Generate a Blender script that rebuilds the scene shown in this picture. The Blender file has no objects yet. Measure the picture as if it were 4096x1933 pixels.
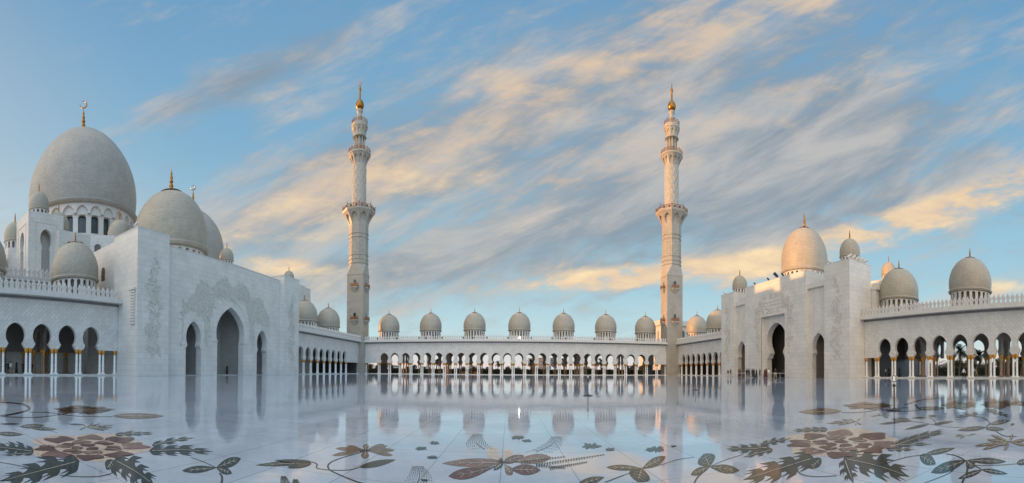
import bpy, bmesh, math, random
from mathutils import Matrix, Vector
R_ = math.radians
rnd = random.Random(7)
sc = bpy.context.scene
COL = sc.collection

# ---------------------------------------------------------------- camera
FP, XN, VC = 1573.0, 2039.0, 1470.3          # focal length (px of the 4096 wide photo), centre column, centre row
CAMZ = 1.2
cam = bpy.data.cameras.new('camera')
cam.type = 'PANO'
cam.panorama_type = 'CENTRAL_CYLINDRICAL'
cam.central_cylindrical_range_u_min = (0 - XN) / FP
cam.central_cylindrical_range_u_max = (4096 - XN) / FP
cam.central_cylindrical_range_v_min = -(1933 - VC) / FP
cam.central_cylindrical_range_v_max = VC / FP
cam.central_cylindrical_radius = 1.0
cam.clip_start = 0.05
cam.clip_end = 20000
camo = bpy.data.objects.new('camera', cam); COL.objects.link(camo)
CM = Matrix.Rotation(R_(90 + 0.573), 4, 'X') @ Matrix.Rotation(R_(0.324), 4, 'Z')
camo.matrix_world = Matrix.Translation((0, 0, CAMZ)) @ CM
sc.camera = camo

def ray(px, py):
    u = (px - XN) / FP; v = (VC - py) / FP
    return (CM.to_3x3() @ Vector((math.sin(u), v, -math.cos(u))))
def onx(px, py, X):
    d = ray(px, py); t = X / d.x; return (X, d.y * t, CAMZ + d.z * t)
def ony(px, py, Y):
    d = ray(px, py); t = Y / d.y; return (d.x * t, Y, CAMZ + d.z * t)
def onr(px, py, r):
    d = ray(px, py); t = r / math.hypot(d.x, d.y); return (d.x * t, d.y * t, CAMZ + d.z * t)
def gnd(px, py, z=0.0):
    d = ray(px, py); t = (z - CAMZ) / min(d.z, -0.004); return (d.x * t, d.y * t, z)

# ---------------------------------------------------------------- light and sky
SUN_E, SUN_A = 4.0, 5.0
sc.view_settings.view_transform = 'Standard'
sc.view_settings.look = 'None'
sc.view_settings.exposure = 0.14
sc.view_settings.gamma = 1.0
sd = bpy.data.lights.new('sun', 'SUN'); sd.energy = 5.0; sd.angle = R_(0.5); sd.color = (1.0, 0.46, 0.15)
so = bpy.data.objects.new('sun', sd); COL.objects.link(so)
S = Vector((-math.cos(R_(SUN_A)) * math.cos(R_(SUN_E)), math.sin(R_(SUN_A)) * math.cos(R_(SUN_E)), math.sin(R_(SUN_E))))
so.rotation_euler = S.to_track_quat('Z', 'Y').to_euler()

class N:
    """small node helper"""
    def __init__(s, tree): s.t = tree
    def n(s, typ, **kw):
        nd = s.t.nodes.new(typ)
        for k, v in kw.items():
            if k.startswith('_'):
                nd.inputs[int(k[1:])].default_value = v
            else: setattr(nd, k, v)
        return nd
    def l(s, a, b): s.t.links.new(a, b)
    def m(s, op, a, b=None, c=None, clamp=False):
        nd = s.t.nodes.new('ShaderNodeMath'); nd.operation = op; nd.use_clamp = clamp
        for i, v in enumerate((a, b, c)):
            if v is None: continue
            if isinstance(v, (int, float)): nd.inputs[i].default_value = v
            else: s.l(v, nd.inputs[i])
        return nd.outputs[0]
    def mix(s, f, a, b, mode='MIX'):
        nd = s.t.nodes.new('ShaderNodeMix'); nd.data_type = 'RGBA'; nd.blend_type = mode
        for i, v in ((0, f), (6, a), (7, b)):
            if isinstance(v, (int, float)): nd.inputs[i].default_value = v
            elif isinstance(v, tuple): nd.inputs[i].default_value = (*v[:3], 1)
            else: s.l(v, nd.inputs[i])
        return nd.outputs[2]
    def comb(s, x, y, z=0.0):
        nd = s.t.nodes.new('ShaderNodeCombineXYZ')
        for i, v in enumerate((x, y, z)):
            if isinstance(v, (int, float)): nd.inputs[i].default_value = v
            else: s.l(v, nd.inputs[i])
        return nd.outputs[0]
    def ramp(s, f, lo, hi, a=0.0, b=1.0, smooth=True):
        nd = s.t.nodes.new('ShaderNodeMapRange'); nd.interpolation_type = 'SMOOTHSTEP' if smooth else 'LINEAR'
        s.l(f, nd.inputs[0])
        for i, v in zip((1, 2, 3, 4), (lo, hi, a, b)): nd.inputs[i].default_value = v
        return nd.outputs[0]
    def noise(s, vec, scale, detail=4, rough=0.55, dist=0.0):
        nd = s.t.nodes.new('ShaderNodeTexNoise')
        nd.inputs['Scale'].default_value = scale; nd.inputs['Detail'].default_value = detail
        nd.inputs['Roughness'].default_value = rough; nd.inputs['Distortion'].default_value = dist
        s.l(vec, nd.inputs['Vector']); return nd.outputs[0]

world = bpy.data.worlds.new('World'); sc.world = world; world.use_nodes = True
wt = world.node_tree; wt.nodes.clear(); W = N(wt)
sky = W.n('ShaderNodeTexSky', sky_type='NISHITA', sun_disc=False)
sky.sun_elevation = R_(SUN_E)
sky.sun_rotation = math.atan2(S.x, S.y)
sky.altitude = 0; sky.air_density = 1.0; sky.dust_density = 0.6; sky.ozone_density = 2.2
tc = W.n('ShaderNodeTexCoord'); sp = W.n('ShaderNodeSeparateXYZ'); W.l(tc.outputs['Generated'], sp.inputs[0])
dx, dy, dz = sp.outputs
az = W.m('ARCTAN2', dx, dy)                                       # azimuth, 0 = straight ahead
hz = W.m('SQRT', W.m('ADD', W.m('MULTIPLY', dx, dx), W.m('MULTIPLY', dy, dy)))
el = W.m('DIVIDE', dz, W.m('MAXIMUM', hz, 0.05))                 # tan of the elevation
CR = R_(24)
ca, sa = math.cos(CR), math.sin(CR)
p = W.m('ADD', W.m('MULTIPLY', az, ca), W.m('MULTIPLY', el, sa))
q = W.m('SUBTRACT', W.m('MULTIPLY', el, ca), W.m('MULTIPLY', az, sa))
def blob(px, py, rx, ry, ang):
    """soft oval of the sky centred where that part of the cloud deck stands (azimuth, tan elevation)"""
    a0 = (px - XN) / FP; e0 = (1486 - py) / FP; a = R_(ang)
    x = W.m('SUBTRACT', az, a0); y = W.m('SUBTRACT', el, e0)
    u = W.m('DIVIDE', W.m('ADD', W.m('MULTIPLY', x, math.cos(a)), W.m('MULTIPLY', y, math.sin(a))), rx / FP)
    v = W.m('DIVIDE', W.m('SUBTRACT', W.m('MULTIPLY', y, math.cos(a)), W.m('MULTIPLY', x, math.sin(a))), ry / FP)
    d = W.m('ADD', W.m('MULTIPLY', u, u), W.m('MULTIPLY', v, v))
    return W.m('EXPONENT', W.m('MULTIPLY', d, -1.0))
def add(*a):
    r = a[0]
    for b in a[1:]: r = W.m('ADD', r, b)
    return r
def mul(a, k): return W.m('MULTIPLY', a, k)
pq = W.comb(W.m('MULTIPLY', p, 1.0), W.m('MULTIPLY', q, 3.6), 0.0)
n1 = W.noise(pq, 2.3, 9, 0.60, 0.45)
pq2 = W.comb(W.m('MULTIPLY', p, 2.2), W.m('MULTIPLY', q, 7.0), 3.1)
n2 = W.noise(pq2, 3.4, 8, 0.62, 0.3)
pq3 = W.comb(W.m('MULTIPLY', az, 1.6), W.m('MULTIPLY', el, 4.5), 7.7)
n3 = W.noise(pq3, 3.2, 8, 0.6, 0.2)
cover = add(mul(blob(3300, 700, 700, 200, 12), 0.14), mul(blob(800, 420, 420, 90, 25), 0.14), mul(blob(2350, 330, 1250, 260, 22), 0.30), mul(blob(1250, 800, 620, 170, 22), 0.30),
            mul(blob(3000, 640, 1000, 330, 18), 0.36), W.m('MULTIPLY', blob(3500, 900, 1000, 110, 15), W.ramp(n3, .36, .64, .06, .40)),
            W.m('MULTIPLY', blob(2600, 1090, 560, 52, 6), W.ramp(n3, .36, .64, .04, .42)), mul(blob(1300, 1080, 420, 70, 3), 0.20),
            mul(blob(1000, 300, 600, 90, 22), 0.24), mul(blob(1900, 1000, 900, 130, 18), 0.22),
            mul(blob(300, 350, 600, 320, 0), -0.16), mul(blob(2700, 1230, 900, 70, 2), -0.12),
            mul(blob(3950, 1180, 240, 60, 5), 0.20), mul(blob(3950, 330, 320, 170, 10), -0.10))
nn = add(mul(n1, 0.52), mul(n2, 0.50), mul(n3, 0.34), -0.13)
dens = W.ramp(W.m('ADD', nn, cover), 0.50, 0.90)
warmth = add(mul(blob(1350, 760, 620, 130, 22), 0.55), mul(blob(2500, 620, 900, 160, 20), 0.35),
             mul(blob(3700, 870, 800, 62, 17), 1.5), mul(blob(2650, 1090, 560, 46, 6), 1.5),
             mul(blob(1120, 1075, 170, 40, 0), 0.8), mul(blob(2600, 180, 1100, 160, 20), 0.42),
             mul(blob(3900, 1170, 300, 60, 5), 0.7))
warm = W.ramp(add(warmth, mul(n2, 0.9), mul(n3, 0.9)), 1.0, 1.75)
CLOUD_G = (0.25, 0.30, 0.355); CLOUD_W = (0.80, 0.565, 0.36)
ccol = W.mix(warm, W.mix(W.ramp(n1, .35, .68), CLOUD_G, (0.56, 0.515, 0.475)), W.mix(W.m('MULTIPLY', W.ramp(n3, .4, .7), W.ramp(el, .32, .62, 1.0, 0.15)), CLOUD_W, (1.06, 0.78, 0.42)))
# clear air: the physical sky, evened out by a thin veil of high haze
skyc = W.mix(1.0, sky.outputs[0], (0.10, 0.10, 0.10), 'MULTIPLY')
cr = W.n('ShaderNodeValToRGB')
W.l(W.m('MULTIPLY', el, 1.0), cr.inputs[0])
cr.color_ramp.elements[0].position = 0.0; cr.color_ramp.elements[0].color = (0.93, 0.80, 0.76, 1)
cr.color_ramp.elements[1].position = 1.0; cr.color_ramp.elements[1].color = (0.17, 0.37, 0.60, 1)
for pos, c in ((0.08, (0.60, 0.80, 0.84, 1)), (0.22, (0.41, 0.67, 0.79, 1)), (0.55, (0.24, 0.48, 0.68, 1))):
    e = cr.color_ramp.elements.new(pos); e.color = c
base = W.mix(0.85, skyc, cr.outputs[0])
glow = W.ramp(W.m('SUBTRACT', W.m('ABSOLUTE', W.m('ADD', az, 1.35)), W.m('MULTIPLY', el, -0.8)), 0.0, 1.2, 1.0, 0.0)
base = W.mix(W.m('MULTIPLY', glow, 0.35), base, (0.85, 0.74, 0.62))
fin = W.mix(W.m('MULTIPLY', dens, 0.86), base, ccol)
# added bright fill overhead and behind, out of view: it lights the shaded fronts
behind = W.m('MAXIMUM', W.ramp(W.m('ABSOLUTE', az), 1.55, 2.1), W.ramp(el, 1.15, 2.2, 0.0, 0.5))
fin = W.mix(W.m('MULTIPLY', behind, W.ramp(n1, 0.25, 0.6, 0.65, 1.0)), fin, W.mix(W.ramp(az, -0.6, 0.6), (2.28, 1.88, 1.46), (1.06, 1.40, 1.76)))
fin = W.mix(W.ramp(el, -0.02, 0.0), (0.30, 0.28, 0.26), fin)
bg = W.n('ShaderNodeBackground'); W.l(fin, bg.inputs[0]); bg.inputs[1].default_value = 0.95
wo = W.n('ShaderNodeOutputWorld'); W.l(bg.outputs[0], wo.inputs[0])

# ---------------------------------------------------------------- mesh and object helpers
class MB:
    def __init__(s): s.v = []; s.f = []; s.mi = []
    def add(s, vs, fs, mi=0):
        o = len(s.v); s.v += [tuple(v) for v in vs]; s.f += [tuple(i + o for i in f) for f in fs]; s.mi += [mi] * len(fs)
    def poly(s, pts, mi=0): s.add(pts, [tuple(range(len(pts)))], mi)
    def box(s, x0, x1, y0, y1, z0, z1, mi=0):
        s.add([(x0, y0, z0), (x1, y0, z0), (x1, y1, z0), (x0, y1, z0), (x0, y0, z1), (x1, y0, z1), (x1, y1, z1), (x0, y1, z1)],
              [(3, 2, 1, 0), (4, 5, 6, 7), (0, 1, 5, 4), (1, 2, 6, 5), (2, 3, 7, 6), (3, 0, 4, 7)], mi)
    def frustum(s, n, r0, r1, z0, z1, rot=0, c=(0, 0), mi=0, cap=True):
        a = [(2 * math.pi * i / n + rot) for i in range(n)]
        vs = [(c[0] + r0 * math.cos(t), c[1] + r0 * math.sin(t), z0) for t in a] + [(c[0] + r1 * math.cos(t), c[1] + r1 * math.sin(t), z1) for t in a]
        fs = [(i, (i + 1) % n, n + (i + 1) % n, n + i) for i in range(n)]
        if cap: fs += [tuple(range(n))[::-1], tuple(range(n, 2 * n))]
        s.add(vs, fs, mi)
    def lathe(s, prof, n=32, c=(0, 0, 0), mi=0, rot=0.0):
        vs = []; fs = []; m = len(prof)
        for i in range(n):
            t = 2 * math.pi * i / n + rot
            for r, z in prof: vs.append((c[0] + r * math.cos(t), c[1] + r * math.sin(t), c[2] + z))
        for i in range(n):
            j = (i + 1) % n
            for k in range(m - 1): fs.append((i * m + k, j * m + k, j * m + k + 1, i * m + k + 1))
        fs.append(tuple(i * m for i in range(n))[::-1]); fs.append(tuple(i * m + m - 1 for i in range(n)))
        s.add(vs, fs, mi)
    def tube(s, pts, r, n=6, mi=0, r1=None):
        pts = [Vector(p) for p in pts]; m = len(pts); vs = []
        for k, p in enumerate(pts):
            d = (pts[min(k + 1, m - 1)] - pts[max(k - 1, 0)]).normalized()
            a = d.cross(Vector((0, 0, 1)))
            if a.length < 1e-3: a = Vector((1, 0, 0))
            a.normalize(); b = d.cross(a)
            rr = r if r1 is None else r + (r1 - r) * k / (m - 1)
            for i in range(n):
                t = 2 * math.pi * i / n; vs.append(p + a * rr * math.cos(t) + b * rr * math.sin(t))
        fs = [(k * n + i, k * n + (i + 1) % n, (k + 1) * n + (i + 1) % n, (k + 1) * n + i) for k in range(m - 1) for i in range(n)]
        fs += [tuple(range(n))[::-1], tuple(range((m - 1) * n, m * n))]
        s.add(vs, fs, mi)
    def build(s, name, mats, parent=None, loc=(0, 0, 0), smooth=None):
        me = bpy.data.meshes.new(name)
        me.from_pydata([Vector(v) for v in s.v], [], s.f)
        if not isinstance(mats, (list, tuple)): mats = [mats]
        for m in mats: me.materials.append(m)
        for p, i in zip(me.polygons, s.mi): p.material_index = i
        bm = bmesh.new(); bm.from_mesh(me); bmesh.ops.remove_doubles(bm, verts=bm.verts, dist=0.0004)
        bmesh.ops.recalc_face_normals(bm, faces=bm.faces); bm.to_mesh(me); bm.free()
        if smooth is not None:
            for p in me.polygons: p.use_smooth = True
            me.set_sharp_from_angle(angle=R_(smooth))
        o = bpy.data.objects.new(name, me); COL.objects.link(o); o.location = loc
        if parent is not None: o.parent = parent
        return o
def empty(name, label=None, cat=None, loc=(0, 0, 0), group=None, parent=None, kind=None):
    o = bpy.data.objects.new(name, None); COL.objects.link(o); o.location = loc; o.empty_display_size = 0.5
    tag(o, label, cat, group, kind)
    if parent is not None: o.parent = parent
    return o
def tag(o, label=None, cat=None, group=None, kind=None):
    if label: o['label'] = label
    if cat: o['category'] = cat
    if group: o['group'] = group
    if kind: o['kind'] = kind
    return o
def dup(o, parent=None, loc=None, rot=None, top=True):
    c = o.copy(); COL.objects.link(c); c.parent = parent
    if loc is not None: c.location = loc
    if rot is not None: c.rotation_euler = (0, 0, rot)
    for ch in list(o.children): dup(ch, c)
    return c

# ---------------------------------------------------------------- materials
def pbr(name, col, rough=0.6, metal=0.0, spec=0.5, noise=0.0, nscale=3.0, bump=0.0):
    m = bpy.data.materials.new(name); m.use_nodes = True; t = m.node_tree; k = N(t)
    b = t.nodes['Principled BSDF']
    b.inputs['Roughness'].default_value = rough; b.inputs['Metallic'].default_value = metal
    b.inputs['Specular IOR Level'].default_value = spec
    if noise:
        g = k.n('ShaderNodeTexCoord').outputs['Object']
        f = k.noise(g, nscale, 5, 0.6)
        c = k.mix(k.ramp(f, 0.3, 0.7), tuple(x * (1 - noise) for x in col), tuple(min(1, x * (1 + noise)) for x in col))
        k.l(c, b.inputs['Base Color'])
        if bump:
            bn = k.n('ShaderNodeBump'); bn.inputs['Strength'].default_value = 0.6; bn.inputs['Distance'].default_value = bump
            k.l(f, bn.inputs['Height']); k.l(bn.outputs[0], b.inputs['Normal'])
    else: b.inputs['Base Color'].default_value = (*col, 1)
    return m
def stone(name, c1, c2, mort, bw, bh, ms, mode='wall', rot=0.0, Rm=4.0, rough=0.45, var=0.10):
    """cut stone courses. mode wall: courses follow the wall's own direction; dome: courses run round the dome"""
    m = bpy.data.materials.new(name); m.use_nodes = True; t = m.node_tree; k = N(t); b = t.nodes['Principled BSDF']
    if mode == 'wall':
        g = k.n('ShaderNodeNewGeometry'); s = k.n('ShaderNodeSeparateXYZ'); k.l(g.outputs['Position'], s.inputs[0])
        ns = k.n('ShaderNodeSeparateXYZ'); k.l(g.outputs['True Normal'], ns.inputs[0])
        ax = k.m('GREATER_THAN', k.m('ABSOLUTE', ns.outputs[0]), k.m('ABSOLUTE', ns.outputs[1]))
        u = k.m('ADD', k.m('MULTIPLY', s.outputs[1], ax), k.m('MULTIPLY', s.outputs[0], k.m('SUBTRACT', 1.0, ax)))
        v = s.outputs[2]; pos = g.outputs['Position']
    else:
        g = k.n('ShaderNodeTexCoord'); s = k.n('ShaderNodeSeparateXYZ'); k.l(g.outputs['Object'], s.inputs[0])
        u = k.m('MULTIPLY', k.m('ARCTAN2', s.outputs[1], s.outputs[0]), Rm); v = s.outputs[2]; pos = g.outputs['Object']
    if rot:
        cu, su = math.cos(rot), math.sin(rot)
        u, v = (k.m('ADD', k.m('MULTIPLY', u, cu), k.m('MULTIPLY', v, su)), k.m('SUBTRACT', k.m('MULTIPLY', v, cu), k.m('MULTIPLY', u, su)))
    br = k.n('ShaderNodeTexBrick'); k.l(k.comb(u, v), br.inputs['Vector'])
    br.inputs['Scale'].default_value = 1.0; br.inputs['Brick Width'].default_value = bw; br.inputs['Row Height'].default_value = bh
    br.inputs['Mortar Size'].default_value = ms; br.inputs['Mortar Smooth'].default_value = 0.3; br.inputs['Bias'].default_value = 0.0
    br.inputs['Color1'].default_value = (*c1, 1); br.inputs['Color2'].default_value = (*c2, 1); br.inputs['Mortar'].default_value = (*mort, 1)
    f = k.noise(pos, 0.35, 6, 0.6); f2 = k.noise(pos, 2.5, 5, 0.65)
    st = k.noise(k.comb(k.m('MULTIPLY', u, 1.6), k.m('MULTIPLY', v, 0.10)), 1.0, 5, 0.7)     # rain streaks run down the stone
    c = k.mix(1.0, br.outputs['Color'], k.mix(k.ramp(f, 0.3, 0.7), (1 - var,) * 3, (1.04, 1.035, 1.03)), 'MULTIPLY')
    c = k.mix(k.ramp(f2, 0.35, 0.75, 0.0, 0.22), c, tuple(x * 0.86 for x in c1))
    c = k.mix(k.ramp(st, 0.5, 0.85, 0.0, 0.35), c, (0.50, 0.47, 0.43))
    k.l(c, b.inputs['Base Color'])
    b.inputs['Roughness'].default_value = rough; b.inputs['Specular IOR Level'].default_value = 0.35
    bn = k.n('ShaderNodeBump'); bn.inputs['Strength'].default_value = 0.35; bn.inputs['Distance'].default_value = 0.02
    k.l(k.m('SUBTRACT', 1.0, br.outputs['Fac']), bn.inputs['Height']); k.l(bn.outputs[0], b.inputs['Normal'])
    return m
M = {}
M['marble'] = stone('marble_courses', (0.63, 0.615, 0.585), (0.58, 0.565, 0.535), (0.43, 0.415, 0.385), 1.5, 0.85, 0.022)
M['herring'] = stone('marble_diagonal_tiles', (0.65, 0.635, 0.605), (0.57, 0.555, 0.525), (0.43, 0.41, 0.38), 0.9, 0.45, 0.025, rot=R_(45))
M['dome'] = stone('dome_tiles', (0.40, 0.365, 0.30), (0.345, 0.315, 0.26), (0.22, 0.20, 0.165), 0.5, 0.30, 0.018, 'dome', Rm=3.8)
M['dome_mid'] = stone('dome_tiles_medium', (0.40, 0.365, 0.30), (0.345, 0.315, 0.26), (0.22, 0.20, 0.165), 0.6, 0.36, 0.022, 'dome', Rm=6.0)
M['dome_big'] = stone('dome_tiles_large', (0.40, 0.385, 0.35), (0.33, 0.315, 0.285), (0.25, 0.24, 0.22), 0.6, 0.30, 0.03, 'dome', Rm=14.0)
M['trim'] = pbr('carved_marble', (0.57, 0.55, 0.52), 0.5, noise=0.05, nscale=1.5)
M['porch'] = stone('shaded_porch_courses', (0.48, 0.47, 0.45), (0.44, 0.43, 0.41), (0.33, 0.32, 0.30), 1.5, 0.85, 0.022)  # marble courses coloured darker to stand in for the porch's shade
M['dark_band'] = pbr('dark_grey_band', (0.17, 0.165, 0.16), 0.4, noise=0.1, nscale=1.0)
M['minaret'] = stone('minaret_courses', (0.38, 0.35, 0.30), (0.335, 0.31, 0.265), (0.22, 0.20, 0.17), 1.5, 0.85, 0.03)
M['minaret_trim'] = pbr('minaret_carved_stone', (0.37, 0.34, 0.29), 0.5, noise=0.10, nscale=1.0)
M['hall_dark'] = pbr('shaded_hall_stone', (0.06, 0.055, 0.05), 0.5, noise=0.1, nscale=0.8)  # stone coloured near black to stand in for deep indoor shade
M['interior'] = pbr('shaded_interior_marble', (0.20, 0.18, 0.16), 0.5, noise=0.08, nscale=0.8)  # same white marble, its colour darkened for the shade inside
M['gold'] = pbr('gilded_metal', (0.30, 0.14, 0.028), 0.35, metal=1.0, noise=0.12, nscale=6)
M['goldcap'] = pbr('gilded_capital', (0.55, 0.27, 0.055), 0.42, metal=0.55, noise=0.3, nscale=9, bump=0.03)
M['bronze'] = pbr('bronze_railing', (0.26, 0.12, 0.05), 0.45, metal=0.6, noise=0.2, nscale=5)
M['glass'] = pbr('dark_window_glass', (0.035, 0.045, 0.045), 0.18, spec=0.6, noise=0.3, nscale=1.2)
M['lattice'] = pbr('dark_lattice', (0.10, 0.11, 0.10), 0.5)
M['dark'] = pbr('dark_doorway', (0.02, 0.018, 0.016), 0.6)
M['relief'] = pbr('relief_stone', (0.55, 0.53, 0.49), 0.6, noise=0.15, nscale=3)
M['black'] = pbr('black_paint', (0.02, 0.02, 0.022), 0.4)
M['white'] = pbr('white_board', (0.75, 0.76, 0.78), 0.4)
M['steel'] = pbr('brushed_steel', (0.42, 0.42, 0.43), 0.35, metal=0.8)
M['skin'] = pbr('skin', (0.36, 0.20, 0.13), 0.6)
M['hair'] = pbr('hair', (0.015, 0.012, 0.01), 0.5)
M['bark'] = pbr('bark', (0.12, 0.09, 0.065), 0.9, noise=0.3, nscale=4)
M['palmleaf'] = pbr('palm_leaf', (0.022, 0.034, 0.014), 0.5, noise=0.3, nscale=2)
M['leaf'] = pbr('leaf', (0.022, 0.034, 0.015), 0.6, noise=0.35, nscale=1.0)
M['garden'] = pbr('garden_ground', (0.16, 0.15, 0.11), 0.9, noise=0.3, nscale=0.05)

def column_mat():
    m = bpy.data.materials.new('inlaid_column'); m.use_nodes = True; t = m.node_tree; k = N(t); b = t.nodes['Principled BSDF']
    g = k.n('ShaderNodeTexCoord'); s = k.n('ShaderNodeSeparateXYZ'); k.l(g.outputs['Object'], s.inputs[0])
    u = k.m('MULTIPLY', k.m('ARCTAN2', s.outputs[1], s.outputs[0]), 0.19)
    v = k.n('ShaderNodeTexVoronoi'); v.inputs['Scale'].default_value = 6.0; v.inputs['Randomness'].default_value = 0.55
    k.l(k.comb(k.m('MULTIPLY', u, 1.2), k.m('MULTIPLY', s.outputs[2], 0.9)), v.inputs['Vector'])
    f = k.ramp(v.outputs['Distance'], 0.24, 0.30, 1.0, 0.0)
    lim = k.m('MULTIPLY', k.m('LESS_THAN', s.outputs[2], 2.3), k.m('GREATER_THAN', s.outputs[2], 0.32))
    k.l(k.mix(k.m('MULTIPLY', k.m('MULTIPLY', f, lim), 0.85), (0.74, 0.73, 0.71), (0.17, 0.11, 0.09)), b.inputs['Base Color'])
    b.inputs['Roughness'].default_value = 0.3
    return m
M['column'] = column_mat()

def floor_mat():
    m = bpy.data.materials.new('polished_marble_floor'); m.use_nodes = True; t = m.node_tree; k = N(t); b = t.nodes['Principled BSDF']
    g = k.n('ShaderNodeNewGeometry'); pos = g.outputs['Position']
    s = k.n('ShaderNodeSeparateXYZ'); k.l(pos, s.inputs[0])
    def joint(c, pitch, off, w):
        f = k.m('FRACT', k.m('DIVIDE', k.m('ADD', c, off), pitch))
        return k.m('LESS_THAN', k.m('ABSOLUTE', k.m('SUBTRACT', f, 0.5)), w / pitch)
    jt = k.m('MAXIMUM', joint(s.outputs[0], 0.87, 0.535, 0.007), joint(s.outputs[1], 1.74, 0.3, 0.006))
    f1 = k.noise(pos, 0.5, 6, 0.6); f2 = k.noise(pos, 5.0, 8, 0.7); f3 = k.noise(pos, 40.0, 4, 0.7)
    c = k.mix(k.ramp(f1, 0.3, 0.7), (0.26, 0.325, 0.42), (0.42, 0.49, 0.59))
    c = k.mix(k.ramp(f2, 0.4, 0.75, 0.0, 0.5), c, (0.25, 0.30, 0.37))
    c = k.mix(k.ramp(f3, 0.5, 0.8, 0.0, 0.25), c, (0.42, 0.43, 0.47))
    wn = k.n('ShaderNodeTexWhiteNoise', noise_dimensions='2D')
    k.l(k.comb(k.m('FLOOR', k.m('DIVIDE', k.m('ADD', s.outputs[0], 0.97), 0.87)), k.m('FLOOR', k.m('DIVIDE', k.m('ADD', s.outputs[1], 1.17), 1.74))), wn.inputs['Vector'])
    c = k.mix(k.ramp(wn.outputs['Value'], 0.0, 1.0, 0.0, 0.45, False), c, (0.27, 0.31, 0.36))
    c = k.mix(k.m('MULTIPLY', jt, 0.85), c, (0.13, 0.13, 0.14))
    k.l(c, b.inputs['Base Color'])
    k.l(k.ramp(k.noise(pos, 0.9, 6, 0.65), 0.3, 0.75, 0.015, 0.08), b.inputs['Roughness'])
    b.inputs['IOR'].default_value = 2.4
    bn = k.n('ShaderNodeBump'); bn.inputs['Strength'].default_value = 0.4; bn.inputs['Distance'].default_value = 0.0055
    k.l(k.noise(pos, 2.2, 5, 0.55), bn.inputs['Height'])
    k.l(bn.outputs[0], b.inputs['Normal'])
    return m
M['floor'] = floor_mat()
def inlay(name, col, noise=0.25):
    m = pbr(name, col, 0.10, noise=noise, nscale=7)
    k = N(m.node_tree); b = m.node_tree.nodes['Principled BSDF']; g = k.n('ShaderNodeNewGeometry'); q = k.n('ShaderNodeSeparateXYZ'); k.l(g.outputs['Position'], q.inputs[0])
    jt = None
    for c_, pitch, off, w in ((q.outputs[0], 0.87, 0.535, 0.007), (q.outputs[1], 1.74, 0.3, 0.006)):
        f = k.m('FRACT', k.m('DIVIDE', k.m('ADD', c_, off), pitch)); f = k.m('LESS_THAN', k.m('ABSOLUTE', k.m('SUBTRACT', f, 0.5)), w / pitch)
        jt = f if jt is None else k.m('MAXIMUM', jt, f)
    v = k.noise(g.outputs['Position'], 3.0, 8, 0.7, 2.5); vein = k.ramp(k.m('ABSOLUTE', k.m('SUBTRACT', v, 0.5)), 0.0, 0.03, 0.35, 0.0)   # marble veining
    lk = b.inputs['Base Color'].links[0].from_socket
    k.l(k.mix(k.m('MULTIPLY', jt, .9), k.mix(vein, lk, tuple(min(1, x * 2.2 + .03) for x in col)), (0.008, 0.008, 0.009)), b.inputs['Base Color'])
    m.node_tree.nodes['Principled BSDF'].inputs['IOR'].default_value = 1.33; m.node_tree.nodes['Principled BSDF'].inputs['Specular IOR Level'].default_value = 0.28
    return m
M['i_green'] = inlay('inlay_green', (0.005, 0.015, 0.017))
M['i_olive'] = inlay('inlay_olive', (0.026, 0.024, 0.014))
M['i_maroon'] = inlay('inlay_maroon', (0.062, 0.020, 0.018), 0.4)
M['i_rose'] = inlay('inlay_rose', (0.125, 0.066, 0.055), 0.3)
M['i_cream'] = inlay('inlay_cream', (0.40, 0.325, 0.265), 0.12)
M['i_brown'] = inlay('inlay_brown', (0.10, 0.062, 0.034), 0.3)
M['i_vein'] = inlay('inlay_vein', (0.45, 0.43, 0.38), 0.1)

# ---------------------------------------------------------------- dimensions
DL, DR, DF = 51.1, 58.5, 128.6           # left, right and far arcade fronts
SL, SR, SF = 3.914, 3.743, 3.80          # arch spacing
DEP = 12.6                               # gallery depth
def TF(Y0): return lambda u, z, w: (u, Y0 + w, z)
def TR(X0): return lambda u, z, w: (X0 + w, u, z)
def TL(X0): return lambda u, z, w: (-X0 - w, u, z)

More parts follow.
